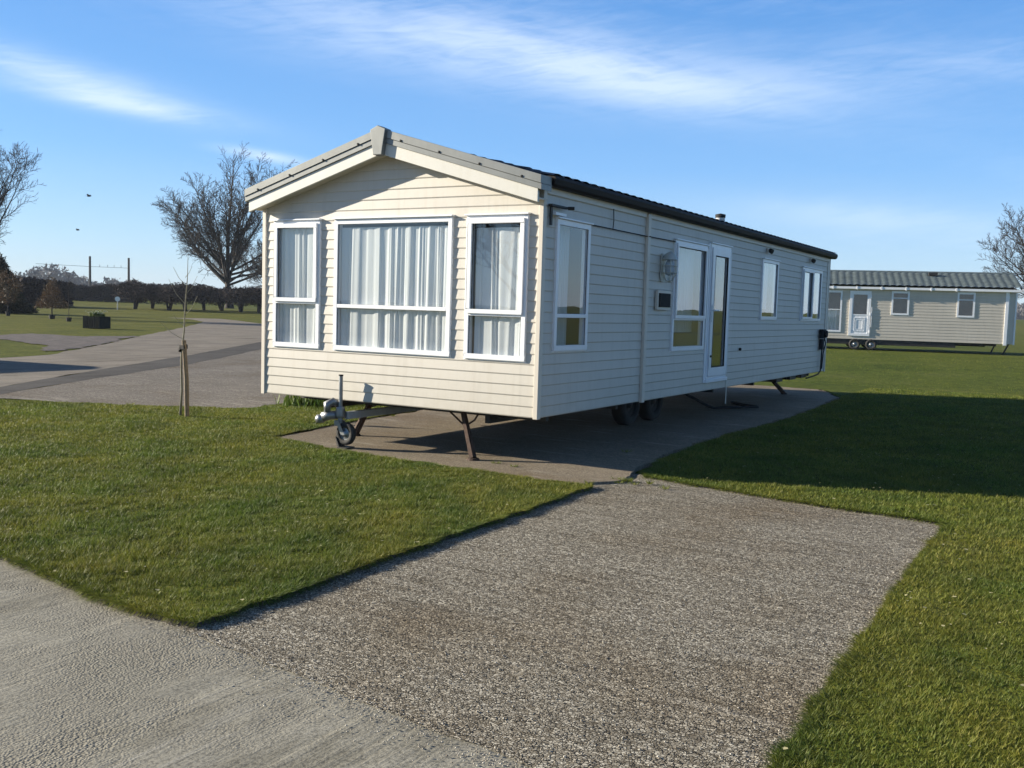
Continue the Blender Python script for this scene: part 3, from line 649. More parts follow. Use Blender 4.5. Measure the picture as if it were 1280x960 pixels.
# bulkhead lantern : back plate, top hood, cage hoops
lx,ly,lz=.0,3.04,2.16
mb=MB(); mb.lathe([(0,0),(.085,0),(.085,.015),(0,.02)],(.015,ly,lz-.09),(1,0,0),18); mb.box(.012,.03,ly-.06,ly+.06,lz-.17,lz+.17)
lan=mb.build('lantern',MAT['cast'],van)
mb=MB()
for k in range(6):
    t=2*math.pi*k/6; c,s=math.cos(t),math.sin(t); o_=.105
    mb.tube([(lx+o_+.03*c,ly+.03*s,lz+.17),(lx+o_+.085*c,ly+.085*s,lz+.10),(lx+o_+.09*c,ly+.09*s,lz-.06),(lx+o_+.05*c,ly+.05*s,lz-.15),(lx+o_,ly,lz-.175)],.006,6)
for zz in (.10,.02,-.06): mb.tube([(lx+.105+.092*math.cos(q*.3927),ly+.092*math.sin(q*.3927),lz+zz) for q in range(17)],.006,6)
mb.build('cage',MAT['cast'],lan)
mb=MB(); mb.lathe([(.0,.20),(.02,.19),(.06,.165),(.10,.10),(.102,.095)],(lx+.105,ly,lz),(0,0,1),16); mb.build('hood',MAT['cast'],lan,smooth='all')
mb=MB(); mb.lathe([(0,-.10),(.05,-.08),(.055,.05),(.03,.09),(0,.10)],(lx+.105,ly,lz),(0,0,1),14); mb.build('lamp_glass',MAT['blind'],lan,smooth='all')
# small eyelid spots under the eave
for yy in (7.46,10.22):
    mb=MB(); mb.box(.012,.04,yy-.05,yy+.05,2.63,2.70); sp=mb.build('spotlight',MAT['trim'],van)
    mb=MB(); mb.lathe([(0,0),(.035,0),(.04,.06),(.0,.062)],(.045,yy,2.665),(.8,-.2,-.4),12); mb.build('spotlight_head',MAT['steel'],sp)
# aerial bracket near the front corner
mb=MB(); mb.box(.024,.04,.09,.13,2.42,2.60); mb.box(.024,.07,.06,.40,2.60,2.622); mb.tube([(.06,.40,2.61),(.12,.43,2.61)],.018); mb.build('bracket',MAT['steel'],van,bev=.003)
mb=MB(); mb.box(.018,.06,.16,.38,2.525,2.552); mb.build('drip_channel',MAT['upvc'],van)
mb=MB(); mb.tube([(.022,1.02,2.505),(.024,1.8,2.502),(.026,2.48,2.50),(.055,2.53,2.5),(.026,2.6,2.502),(.024,3.40,2.506)],.006,6)
mb.tube([(.022,1.55,ZT-.06),(.024,1.56,2.60),(.022,1.55,2.505)],.005,6); mb.build('cable',MAT['gutter'],van)
# gas regulator, pipe and outlets at the far end
mb=MB(); mb.box(.02,.10,11.18,11.40,1.20,1.38); mb.lathe([(0,0),(.07,0),(.07,.05),(0,.06)],(.10,11.3,1.29),(1,0,0),14); mb.box(.02,.09,11.22,11.34,.98,1.19)
reg=mb.build('gas_regulator',MAT['black'],van,bev=.005)
mb=MB(); mb.tube([(.06,11.30,1.0),(.055,11.30,.75),(.055,11.28,.56),(.05,11.1,.50),(.04,10.7,.475),(.03,10.3,.46)],.014); mb.tube([(.05,11.42,1.28),(.08,11.5,1.1),(.05,11.46,.9),(.05,11.4,.6)],.012); mb.build('pipe',MAT['black'],reg)
mb=MB(); mb.lathe([(0,0),(.022,0),(.022,.03),(0,.035)],(.012,6.23,1.09),(1,0,0),12); mb.build('overflow_outlet',MAT['black'],van)
mb=MB(); mb.tube([(.03,5.62,.66),(.035,5.63,.5),(.03,5.64,.30)],.008,6); mb.build('earth_wire',MAT['barge'],van)
mb=MB(); mb.box(.011,.018,9.6,10.35,.95,1.3); 
# chassis and running gear
mb=MB()
for x in (-W+.75,-.75): mb.box(x-.03,x+.03,.30,L-.2,.40,ZB-.002)
for y in (.5,2.2,5.6,7.6,9.6,11.2): mb.box(-W+.15,-.15,y-.03,y+.03,.455,ZB-.004)
for y in (9.0,9.9,10.7): mb.box(-.5,-.10,y-.25,y+.15,.45,ZB-.006)
mb.build('chassis',MAT['steel'],van)
mb=MB(); mb.box(-1.2,-.45,.75,1.6,.455,.53); mb.build('step_box',MAT['steel'],van)
for sx in (-W+.9,-.9):
    for y in (4.15,5.0):
        mb=MB(); R=.30; mb.lathe([(R*.60,-.09),(R*.92,-.095),(R,-.06),(R,.06),(R*.92,.095),(R*.60,.09),(R*.60,-.09)],(sx,y,.03+R),(1,0,0),28)
        wh=mb.build('wheel',MAT['rubber'],van,smooth='all')
        mb=MB(); mb.lathe([(R*.6,-.07),(R*.58,.0),(R*.58,.06),(R*.45,.03),(R*.2,.04),(R*.18,.08),(0,.085)],(sx,y,.03+R),(1 if sx>-1.8 else -1,0,0),20); mb.build('rim',MAT['steel'],wh,smooth='all')
mb=MB(); 
for y in (4.15,5.0): mb.tube([(-W+.9,y,.33),(-.9,y,.33)],.035)
mb.build('axle',MAT['steel'],van)
def leg(x0,y0,x1,y1,parent=van,m='rust',zt=.50,zg=.03,r=.035):
    mb=MB(); d=Vector((x1-x0,y1-y0,zg-zt)); mb.tube([(x0,y0,zt),(x1,y1,zg+.02)],[r,r*1.25],6); mb.lathe([(0,0),(.07,0),(.06,.02),(0,.03)],(x1,y1,zg),(0,0,1),12)
    mb.tube([(x0-.22,y0+.05,zt),(x0*.72+x1*.28-.02,y0*.72+y1*.28,zt*.72+zg*.28)],.010,6); mb.tube([(x0+.16,y0+.05,zt),(x0+.14,y0,zt-.07),(x0*.72+x1*.28,y0*.72+y1*.28,zt*.72+zg*.28)],.010,6)
    return mb.build('leg',MAT[m],parent)
leg(-1.0,.22,-.80,.12); leg(-2.75,.9,-2.9,.75); leg(-.9,L-1.0,-.72,L-.2); leg(-2.75,L-.9,-2.9,L-.2)
# drawbar, hitch head and jockey wheel
jx,jy=-2.385,-.12
mb=MB(); mb.box(jx-.03,jx+.03,jy+.09,1.7,.335,.415); mb.build('drawbar',MAT['galv_light'],van,bev=.004)
mb=MB(); mb.tube([(jx-.02,jy+.10,.385),(jx-.10,jy-.06,.38),(jx-.17,jy-.10,.36)],[.045,.05,.055],12); mb.lathe([(0,-.05),(.045,-.04),(.06,0),(.045,.04),(0,.05)],(jx-.19,jy-.11,.34),(0,0,1),14)
mb.tube([(jx-.12,jy-.08,.42),(jx-.13,jy-.07,.50),(jx-.09,jy-.02,.53),(jx-.04,jy+.04,.50)],[.035,.045,.045,.03],10)
hd=mb.build('hitch_head',MAT['galv'],van,smooth='all')
mb=MB(); mb.tube([(jx-.18,jy+.06,.55),(jx-.14,jy+.10,.46),(jx-.06,jy+.12,.40)],.016); mb.build('handbrake',MAT['black'],hd)
jg=.035
mb=MB(); mb.tube([(jx,jy,.30),(jx,jy,.44),(jx,jy,.82)],[.030,.024,.022],12); mb.lathe([(.045,0),(.05,.02),(.05,.10),(.04,.12)],(jx,jy,.36),(0,0,1),14)
jk=mb.build('jockey_wheel',MAT['galv'],van,bev=0)
mb=MB(); mb.tube([(jx,jy,.815),(jx,jy,.83)],.026,12); mb.build('cap',MAT['black'],jk)
wx,wy=jx+.085,jy+.0; R=.125
mb=MB(); mb.lathe([(R*.55,-.03),(R*.9,-.034),(R,-.015),(R,.015),(R*.9,.034),(R*.55,.03),(R*.55,-.03)],(wx,wy,jg+R+.03),(0,1,0),26); mb.build('tyre',MAT['rubber'],jk,smooth='all')
mb=MB(); mb.lathe([(R*.6,-.02),(R*.3,-.012),(R*.2,-.045),(0,-.048)],(wx,wy,jg+R+.03),(0,1,0),18); mb.lathe([(R*.6,.02),(R*.3,.012),(0,.045)],(wx,wy,jg+R+.03),(0,1,0),18); mb.build('rim',MAT['galv'],jk,smooth='all')
mb=MB()
for yy in (-.045,.045): mb.hexa([(jx-.03,wy+yy-.004,.32),(jx+.02,wy+yy-.004,.32),(jx+.02,wy+yy+.004,.32),(jx-.03,wy+yy+.004,.32),(wx-.035,wy+yy-.004,jg+R+.02),(wx+.02,wy+yy-.004,jg+R+.02),(wx+.02,wy+yy+.004,jg+R+.02),(wx-.035,wy+yy+.004,jg+R+.02)])
mb.hexa([(jx-.045,jy-.05,.27),(jx-.02,jy-.05,.27),(jx-.02,jy+.05,.27),(jx-.045,jy+.05,.27),(jx-.045,jy-.05,.33),(jx+.03,jy-.05,.33),(jx+.03,jy+.05,.33),(jx-.045,jy+.05,.33)])
mb.build('fork',MAT['galv'],jk)
mb=MB(); mb.box(jx+.02,jx+.15,jy-.07,jy+.07,.031,.046); mb.hexa([(jx-.0,jy-.05,.046),(jx+.03,jy-.05,.046),(jx+.03,jy+.05,.046),(jx-.0,jy+.05,.046),(jx-.035,jy-.045,.15),(jx-.025,jy-.045,.15),(jx-.025,jy+.045,.15),(jx-.035,jy+.045,.15)])
tag(mb.build('wheel_chock',MAT['steel']),'dark metal chock under the small front jockey wheel','wheel chock')
# hose on the ground under the caravan
mb=MB(); P=[]
for k in range(40):
    t=k/39; P.append((-1.1+.75*math.sin(t*3.1)+.2*t,6.6+2.6*t+.5*math.sin(t*5),.048+.004*math.sin(t*9)+max(0,.33*(1-t*7))))
mb.tube(P,.022,8); tag(mb.build('hose',MAT['black'],smooth='all'),'black waste hose lying on the shaded concrete under the caravan','hose')
# ------------------------------------------------------------------ second caravan
K=.85; P0=CAM+K*(np.array([-5.6,45.2,0])-CAM); U0=np.array([.945,.327,0]);U0/=np.linalg.norm(U0);U=np.array([math.cos(math.radians(14.5)),math.sin(math.radians(14.5)),0]);P0=P0+U0*2.4-U*2.4;NN=np.array([U[1],-U[0],0.])
G2=1.6-1.6*K   # ground there
fr2=lambda u,d,z:tuple(np.array([P0[0],P0[1],0])+U*u+NN*d+np.array([0,0,z]))
def Z2(z): return 1.6+K*(z-1.6)
van2=thing('static_caravan','beige static caravan with grey green tiled roof standing across the field at the right','caravan',fr2(1,-1.8,G2))
zb2,zt2=Z2(.54),Z2(3.27); xr=5.68; xl=-5.2; dp=3.6
o2=[(-.90*K,.16*K,Z2(.72),Z2(3.08)),(1.16*K,2.03*K,Z2(1.88),Z2(3.09)),(4.32*K,5.16*K,Z2(1.85),Z2(3.11)),(-2.9*K,-1.28*K,Z2(.90),Z2(3.06))]
mb=MB(); siding(mb,fr2,xl,xr,zb2,zt2,o2,pitch=.13,prot=.012); mb.build('wall',MAT['siding_old'],van2)
# chamfered front corner and return
ch0=np.array(fr2(xr,0,0)); ch1=np.array(fr2(xr+.36,-.30,0)); cu=(ch1-ch0); cl=np.linalg.norm(cu); cu/=cl; cn=np.array([cu[1],-cu[0],0])
frc=lambda u,d,z:tuple(ch0+cu*u+cn*d+np.array([0,0,z]))
mb=MB(); siding(mb,frc,0,cl,zb2,zt2,[],pitch=.13); mb.build('wall',MAT['siding_old'],van2)
fre=lambda u,d,z:fr2(xr+.36+d,-.30-u,z)
mb=MB(); siding(mb,fre,0,dp-.6,zb2,zt2,[],pitch=.13); mb.build('wall',MAT['siding_old'],van2)
frk=lambda u,d,z:fr2(u,-dp-d,z)
mb=MB(); siding(mb,frk,xl,xr,zb2,zt2,[],pitch=.13); mb.build('wall',MAT['siding_old'],van2)
frl=lambda u,d,z:fr2(xl-d,-u,z)
mb=MB(); siding(mb,frl,0,dp,zb2,zt2,[],pitch=.13); mb.build('wall',MAT['siding_old'],van2)
mb=MB(); mb.box(xr-.09,xr+.03,.003,.045,zb2-.05,zt2,fr2); mb.box(.0,.05,.003,.03,zb2-.05,zt2,frc); mb.box(cl-.03,cl+.05,.0,.035,zb2-.02,zt2-.1,frc); mb.build('corner_trim',MAT['upvc'],van2)
for nm,args in (('w',dict(a=o2[1],tran=Z2(2.75))),('w',dict(a=o2[2],tran=Z2(2.74))),('w',dict(a=o2[3],tran=Z2(2.08)))):
    window(van2,fr2,*args['a'],tran=args['tran'],sash_up=False,fw=.075)
a0,a1,c0,c1=o2[0]
mb=MB(); frame_(fr2,mb,a0,a1,c0,c1,.11,-.04,.04); dr=mb.build('door',MAT['upvc'],van2)
mid=Z2(1.80)
mb=MB(); frame_(fr2,mb,a0+.11,a1-.11,mid,c1-.11,.05,-.01,.03); mb.box(a0+.11,a1-.11,-.01,.022,c0+.11,mid,fr2)
frame_(fr2,mb,a0+.22,a1-.22,c0+.2,mid-.1,.03,.022,.036); frame_(fr2,mb,a0+.30,a1-.30,c0+.28,mid-.18,.025,.022,.034); mb.build('leaf',MAT['upvc'],dr)
mb=MB(); mb.quad(*[fr2(u,.01,z) for u,z in ((a0+.16,mid+.05),(a1-.16,mid+.05),(a1-.16,c1-.16),(a0+.16,c1-.16))]); mb.build('pane',MAT['glass'],dr)
mb=MB(); mb.box(a1+.03,a1+.06,.02,.05,c0+.4,c1-.7,fr2)
for z in (c0+.15,mid,c1-.3): mb.box(a1-.03,a1+.02,.041,.06,z,z+.12,fr2)
mb.build('hinge',MAT['upvc'],dr)
# dark interior
mb=MB(); mb.box(xl+.1,xr-.1,-dp+.1,-.9,zb2+.05,zt2-.05,fr2); mb.build('interior',MAT['floorin'],van2)
frm=lambda u,d,z:fr2(u,d,z)
curtain(fr2,-2.85*K,-1.32*K,Z2(.95),Z2(2.05),'pale net curtain in the low bay window of the far beige caravan',31,amp=.02)
# roof of van2 : ridge parallel to U
rx=-1.85; zr=3.77; z_e=Z2(3.30); ex=2.05; sl2=(zr-z_e-.03)/ex
def roof2():
    Vs=[];Fs=[];off=0
    for s in (1,-1):
        V,F=tiles(1,xl-.25,xr+.50,zr,sl2,0,ex,pitch=.30,course=.36,amp=.042,step=.035)
        V2_=np.array([fr2(y,rx+s*x,z) for x,y,z in V]); Vs.append(V2_);Fs.append(F+off);off+=len(V)
    nmesh('roof',np.concatenate(Vs),np.concatenate(Fs),MAT['tile_old'],van2)
roof2()
mb=MB(); mb.tube([fr2(xl-.25,rx,zr+.02),fr2(xr+.5,rx,zr+.02)],.08,10); mb.build('ridge_tile',MAT['tile_old'],van2)
mb=MB(); mb.box(xl-.25,xr+.52,.10,.20,z_e-.10,z_e-.0,fr2)
for k in range(9): u=xl+.6+k*1.02+ (0); mb.box(u,u+.06,.19,.215,z_e-.13,z_e+.02,fr2) if u<xr+.5 else None
mb.build('gutter',MAT['upvc'],van2)
mb=MB(); mb.box(xl-.2,xr+.45,-.1,.10,z_e-.115,z_e-.10,fr2); mb.build('soffit',MAT['upvc'],van2)
mb=MB()
for s in (1,-1):
    A=fr2(xr+.50,rx,zr-.12);B=fr2(xr+.50,rx+s*ex,z_e-.10);
    A2=fr2(xr+.53,rx,zr-.12);B2=fr2(xr+.53,rx+s*ex,z_e-.10)
    up=np.array([0,0,.14]); mb.hexa([A,A2,B2,B,tuple(np.array(A)+up),tuple(np.array(A2)+up),tuple(np.array(B2)+up),tuple(np.array(B)+up)])
mb.build('bargeboard',MAT['barge'],van2)
mb=MB(); mb.quad(fr2(xr+.30,rx-1.7,z_e-.12),fr2(xr+.30,rx+1.7,z_e-.12),fr2(xr+.30,rx,zr-.06)); mb.build('gable',MAT['siding_old'],van2)
mb=MB(); mb.box(3.27*K-.18,3.27*K+.18,rx+.4,rx+.7,zr-.12,zr+.02,fr2); mb.build('roof_vent',MAT['steel'],van2)
mb=MB(); mb.box(xl,4.38*K,-.3,-.05,Z2(.27),zb2-.003,fr2); mb.box(xl,xr-.3,-3.0,-2.9,Z2(.3),zb2-.003,fr2); mb.box(4.38*K,xr-.3,-.35,-.25,zb2-.10,zb2-.003,fr2); mb.build('chassis',MAT['steel'],van2)
for u in (-.55*K,.27*K):
    for d in (-.02,-3.3):
        mb=MB(); R=.24; c=fr2(u,d,G2+R); ax=tuple(NN); mb.lathe([(R*.6,-.09),(R*.92,-.095),(R,-.05),(R,.05),(R*.92,.095),(R*.6,.09),(R*.6,-.09)],c,ax,22); wh=mb.build('wheel',MAT['rubber'],van2,smooth='all')
        mb=MB(); mb.lathe([(R*.55,.075),(R*.4,.05),(R*.3,.055),(R*.28,.09),(0,.09)],c,ax,16); mb.build('rim',MAT['galv'],wh,smooth='all')
for ua,ub,d in ((6.33*K,6.10*K,-.5),(6.95*K-.02,6.66*K,-.4)):
    mb=MB(); mb.tube([fr2(ua,d,zb2),fr2(ub,d+.1,G2)],.035,6); mb.build('leg',MAT['steel'],van2)
# caravan parked beyond the left edge; only its shadow falls in the picture
VX,VY=-22.2-.1,2.3-L-.1
nb=thing('static_caravan','cream static caravan parked beyond the lane whose gable shadow falls on the concrete','caravan',(VX+CX,VY+L/2,0))
for ch in [c for c in van.children if c.name.split('.')[0] in ('wall','roof','roof_deck','corner_trim','bargeboard','verge_cap','chassis','floor','wheel','leg','gutter','ridge_cap')]:
    c=ch.copy(); C.objects.link(c); c.parent=nb; c.matrix_parent_inverse=Matrix.Translation(Vector((VX,VY,-.03))-Vector(nb['_o']))
# ------------------------------------------------------------------ trees
def tubes_np(segs,n=4):
    """segs: list of (p0,p1,r0,r1) -> arrays"""
    S=np.array([(*a,*b) for a,b,_,_ in segs]); R=np.array([(r0,r1) for _,_,r0,r1 in segs])
    p0=S[:,:3];p1=S[:,3:]; d=p1-p0; d/=np.linalg.norm(d,axis=1,keepdims=True)+1e-9
    ref=np.where(np.abs(d[:,2:3])<.9,np.array([[0,0,1.]]),np.array([[1.,0,0]])); a=np.cross(d,ref); a/=np.linalg.norm(a,axis=1,keepdims=True); b=np.cross(d,a)
    V=[]
    for p,r in ((p0,R[:,0:1]),(p1,R[:,1:2])):
        for j in range(n):
            t=2*math.pi*j/n; V.append(p+(a*math.cos(t)+b*math.sin(t))*r)
    V=np.stack(V,1); m=len(segs); base=np.arange(m)[:,None]*2*n
    F=np.concatenate([base+np.array([[j,(j+1)%n,n+(j+1)%n,n+j]]) for j in range(n)],0)
    return V.reshape(-1,3),F
def bare_tree(H,seed,nl=12,spread=62,dens=1.,rt=None,lo=.13,levels=3,minr=.010,twig=1.,k0=3):
    rs=random.Random(seed); segs=[]; trunksegs=[]
    rt=rt or H*.021
    NS={0:12,1:6,2:4,3:2}
    def grow(p,d,Ln,r,lev):
        n=NS[lev]; st=Ln/n; jit={0:.035,1:.09,2:.13,3:.12}[lev]
        for k in range(n):
            t=(k+1)/n
            d=Vector((d.x+rs.gauss(0,jit),d.y+rs.gauss(0,jit),d.z+rs.gauss(0,jit)+(.008 if lev==0 else .04))); d.normalize()
            q=p+d*st; r1=max(r*(1-.85*k/n),minr*.8); r2=max(r*(1-.85*t),minr*.55)
            segs.append((tuple(p),tuple(q),r1,r2)); p=q
            if lev<levels and (lev>0 or k>=k0):
                c=2 if rs.random()<dens-.25 else 1
                if lev==2: c=1 if rs.random()<.9*dens*twig else 0
                for _ in range(c):
                    ax=d.cross(Vector((rs.gauss(0,1),rs.gauss(0,1),rs.gauss(0,1))))
                    if ax.length<1e-3: continue
                    ax.normalize(); nd=Matrix.Rotation(math.radians(rs.uniform(28,55)),3,ax)@d
                    nd.z+=.10; nd.normalize()
                    f={0:.36,1:.50,2:.62}[lev]
                    grow(p,nd,Ln*f*rs.uniform(.65,1.15)*(1-.42*t),max(r1*.50,minr),lev+1)
    h0=H*lo; q=Vector((rs.gauss(0,.01)*H,0,h0))
    trunksegs.append(((0,0,-.3),(0,0,h0*.25),rt*1.5,rt*1.1)); trunksegs.append(((0,0,h0*.25),tuple(q),rt*1.1,rt*.95))
    grow(q,Vector((.02,0,1)),H*.82,rt*.8,0)
    for k in range(nl):
        az=k*2.399+rs.uniform(-.35,.35); el=math.radians(14+(spread-14)*((k*.618+.3*rs.random())%1)); dd=Vector((math.sin(el)*math.cos(az),math.sin(el)*math.sin(az),math.cos(el)))
        zz=q+Vector((0,0,H*.15*(k/nl)**1.3)); grow(zz,dd,H*(.78-.22*el)*rs.uniform(.88,1.05),rt*.42,0)
    return trunksegs,segs
def put_tree(name,label,group,loc,H,seed,m='bark',**kw):
    ts,sg=bare_tree(H,seed,**kw)
    t=thing(name,label,'tree',(loc[0],loc[1],float(terr(*loc))),group)
    V,F=tubes_np(ts,10); tr=nmesh('trunk',V,F,MAT[m],smooth=True); tr.parent=t
    V,F=tubes_np(sg,3); cr=nmesh('crown',V,F,MAT[m]); cr.parent=t
    print(name,len(sg)); return t
big=atdist(286,132)
put_tree('bare_tree','tall bare winter tree with fan shaped crown behind the hedge left of the large caravan','bare winter trees',big,18.4,17,nl=26,spread=76,rt=.46,lo=.15,minr=.022)
put_tree('bare_tree','smaller bare tree half hidden behind the left corner of the large caravan','bare winter trees',atdist(345,118),10.5,9,nl=11,spread=60,lo=.1,minr=.018,dens=.9)
put_tree('bare_tree','bare tree rising at the left edge of the photo above the dark conifer','bare winter trees',atdist(-40,80),13.3,21,nl=15,spread=27,lo=.16,minr=.013)
put_tree('bare_tree','spreading bare tree behind the right end of the far beige caravan','bare winter trees',atdist(1318,62),8.6,33,nl=14,spread=74,lo=.2,minr=.010)
put_tree('bare_tree','bare roadside tree outside the view behind the camera','bare winter trees',(-19,-33),11,41,nl=8,spread=60,levels=2,minr=.02)
put_tree('bare_tree','bare roadside tree outside the view farther behind the camera','bare winter trees',(-44,-36),9,43,nl=8,spread=60,levels=2,minr=.02)
# bushy crowns made of many small twig / leaf faces
def cloud_faces(n,shape,size,seed,elong=1.):
    rs=np.random.RandomState(seed); P=[]
    while len(P)<n:
        q=rs.uniform(-1,1,(n,3)); 
        k=shape(q,rs); P+=list(q[k])
    P=np.array(P[:n]); a=rs.randn(n,3); a/=np.linalg.norm(a,axis=1,keepdims=True); b=np.cross(a,rs.randn(n,3)); b/=np.linalg.norm(b,axis=1,keepdims=True)
    return P,a*size*elong*(.5+rs.rand(n,1)),b*size*(.5+rs.rand(n,1))
def crown_mesh(n,dims,zc,size,seed,kind='round',elong=1.):
    def shape(q,rs):
        r=np.linalg.norm(q,axis=1); ang=np.arctan2(q[:,1],q[:,0])
        nz=vnoise(ang*1.7+seed,q[:,2]*2.5+5)*.45+vnoise(q[:,0]*4+seed,q[:,2]*5+q[:,1]*4)*.3
        if kind=='cone':
            lim=(1-(q[:,2]+1)/2)**.85*(.62+nz); return np.hypot(q[:,0],q[:,1])<lim
        if kind=='flatround': return (np.abs(q[:,0])**3+np.abs(q[:,1])**3+np.abs(q[:,2])**3)**(1/3)<.62+nz*.75
        return (r<.60+nz*.8)&(rs.rand(len(r))<.25+r)
    P,a,b=cloud_faces(n,shape,size,seed,elong); P=P*np.array(dims)+np.array([0,0,zc])
    V=np.stack([P-a,P+b*.6,P+a],1).reshape(-1,3); return V,np.arange(3*n).reshape(-1,3)
def shrub(name,label,cat,loc,dims,zc,n,size,seed,m,mt='bark_dark',kind='round',stem=.06,stemh=None,group=None,elong=1.,nst=3,z0=None):
    t=thing(name,label,cat,(loc[0],loc[1],float(terr(*loc)) if z0 is None else z0),group)
    V,F=crown_mesh(n,dims,zc,size,seed,kind,elong); c=nmesh('crown',V,F,MAT[m]); c.parent=t
    rs=random.Random(seed); sg=[]
    for k in range(nst):
        a=rs.uniform(0,6.28); sp=dims[0]*.35*rs.random() if nst>1 else 0; h=stemh or zc
        sg.append(((0 if nst<2 else math.cos(a)*sp*.15,0 if nst<2 else math.sin(a)*sp*.15,-.05),(math.cos(a)*sp*.5,math.sin(a)*sp*.5,h*.5),stem,stem*.8)); sg.append(((math.cos(a)*sp*.5,math.sin(a)*sp*.5,h*.5),(math.cos(a)*sp,math.sin(a)*sp,h),stem*.8,stem*.3))
    V,F=tubes_np(sg,6); tr=nmesh('trunk',V,F,MAT[mt],smooth=True); tr.parent=t
    return t
# row of clipped dark thorn trees forming the hedge at the left
def copy_thing(t,loc,label,sc,rz):
    r=t.copy(); C.objects.link(r); r.location=loc; r['label']=label; r.scale=sc; r.rotation_euler=(0,0,rz)
    for ch in list(t.children):
        c=ch.copy(); C.objects.link(c); c.parent=r
    return r
GH='dark bare thorn trees in the hedge row'
ph=[]
for k,(sd) in enumerate((51,52,53)):
    ph.append(shrub('thorn_tree','x','tree',(-100-k*5,300),(3.1,2.0,1.25),1.85,2900,.11,sd,'hedgetwig',stem=.15,stemh=1.9,group=GH,elong=1.6,nst=4))
xs=[168,190,211,232,255,277,300,322,345,368]
names_=['leftmost','second','third','fourth','fifth','sixth','seventh','eighth','ninth','tenth']
for k,px in enumerate(xs):
    q=atdist(px,118+4*math.sin(k*1.7)); z=float(terr(*q)); src=ph[k%3]
    lab='dark bare thorn tree, %s from the left in the hedge row'%names_[k]
    s=(1+.12*math.sin(k*2.3),1,.95+.12*math.cos(k*1.9))
    if k<3: src.location=(q[0],q[1],z); src['label']=lab; src.scale=s; src.rotation_euler=(0,0,k)
    else: copy_thing(src,(q[0],q[1],z),lab,s,k*1.3)
# conifer at left edge
def conifer():
    q=atdist(-3,90); t=thing('conifer_tree','dark evergreen conifer at the left edge of the photo below the bare tree','tree',(q[0],q[1],float(terr(*q))))
    V,F=crown_mesh(15000,(2.5,2.5,2.6),2.65,.15,71,'cone',1.8); V[:,2]=np.where(V[:,2]<0,0.05,V[:,2]); c=nmesh('crown',V,F,MAT['conifer']); c.parent=t
    V,F=tubes_np([((0,0,-.1),(0,0,4),.16,.05)],8); c=nmesh('trunk',V,F,MAT['bark_dark']); c.parent=t
conifer()
# long clipped hedges
def hedge(label,ax,ay,bx,by,h,wd,n,size,seed,m,z0=None):
    rs=np.random.RandomState(seed); t=rs.rand(n); x=ax+(bx-ax)*t; y=ay+(by-ay)*t; L_=math.hypot(bx-ax,by-ay); nx,ny=-(by-ay)/L_,(bx-ax)/L_
    o=rs.uniform(-.5,.5,n)*wd; top=h*(.85+.3*vnoise(t*L_*.35+seed,t*0+seed)+.12*vnoise(t*L_*1.4,t*0)-.1); zz=rs.rand(n)**.8*top
    x=x+nx*o;y=y+ny*o; P=np.stack([x,y,zz+terr(x,y)],-1); a=rs.randn(n,3)*size; b=rs.randn(n,3)*size
    V=np.stack([P-a,P+b,P+a],1).reshape(-1,3); return tag(nmesh('hedge',V,np.arange(3*n).reshape(-1,3),MAT[m]),label,'hedge')
a=atdist(-30,118);b=atdist(88,122); hedge('dark clipped hedge behind the small brown tree at the left',*a,*b,2.7,2.2,14000,.12,81,'hedgetwig')
a=atdist(84,150);b=atdist(178,150); hedge('long grey purple hedge below the two distant poles',*a,*b,2.1,2,12000,.12,82,'hedgefar')
a=atdist(150,175);b=atdist(420,160); hedge('low grey hedge far behind the row of thorn trees',*a,*b,2.4,2,12000,.14,83,'hedgefar')
# far wood on the skyline
def farwood():
    Vs=[];Fs=[];off=0; rs=np.random.RandomState(5)
    rows=[]
    for px in np.arange(-60,420,2.2):
        hill=9.5*math.exp(-((px-62)/34.)**2)+1.5*math.exp(-((px-100)/30.)**2); hh=4.6+hill+1.8*rs.rand()+(3.0 if (134<px<150 or 160<px<173) else 0)
        rows.append((px,560+rs.uniform(-30,30),hh))
    for px in np.arange(1000,1700,3.): rows.append((px,520+rs.uniform(-30,30),8+3*rs.rand()))
    for px,dist,hh in rows:
        q=atdist(px,dist); n=95
        P=rs.randn(n,3); P/=np.linalg.norm(P,axis=1,keepdims=True); P*=rs.rand(n,1)**.4; P=P*np.array([3.2,3.2,hh*.55])+np.array([q[0],q[1],2.0+hh*.5]); 
        a=rs.randn(n,3)*.7; b=rs.randn(n,3)*.7; V=np.stack([P-a,P+b,P+a],1).reshape(-1,3); Vs.append(V);Fs.append(np.arange(3*n).reshape(-1,3)+off);off+=3*n
    tag(nmesh('distant_wood',np.concatenate(Vs),np.concatenate(Fs),MAT['farwood']),'grey line of distant bare woodland along the skyline','woodland',None,'stuff')
farwood()
# small garden trees and planter on the left lawn
q=place(62,398)
def potted(name,label,px,py,kindargs,bh,br):
    q=place(px,py); t=shrub(name,label,'tree',q,**kindargs)
    mb=MB(); z=float(terr(*q)); mb.lathe([(0,0),(br*.85,0),(br,bh),(br*1.05,bh),(br*1.05,bh*1.06),(br*.9,bh*1.04),(0,bh*.95)],(q[0],q[1],z-.02),(0,0,1),14); o=mb.build('base_guard',MAT['pot']); o.parent=t; o.matrix_parent_inverse=Matrix.Translation(-Vector((q[0],q[1],z)))
    return t
potted('small_tree','small bushy tree with withered brown leaves in the middle of the left lawn',65,398.5,dict(dims=(1.05,1.05,1.25),zc=1.95,n=2600,size=.07,seed=91,m='leaf_brown',kind='cone',stem=.05,stemh=1.6,nst=1,mt='bark'),.26,.20)
potted('small_tree','small brown leaved tree near the left edge on the lawn, in front of the conifer',10,394.5,dict(dims=(1.15,1.15,1.3),zc=2.1,n=2300,size=.07,seed=93,m='leaf_brown',kind='round',stem=.05,stemh=1.7,nst=1,mt='bark'),.30,.16)
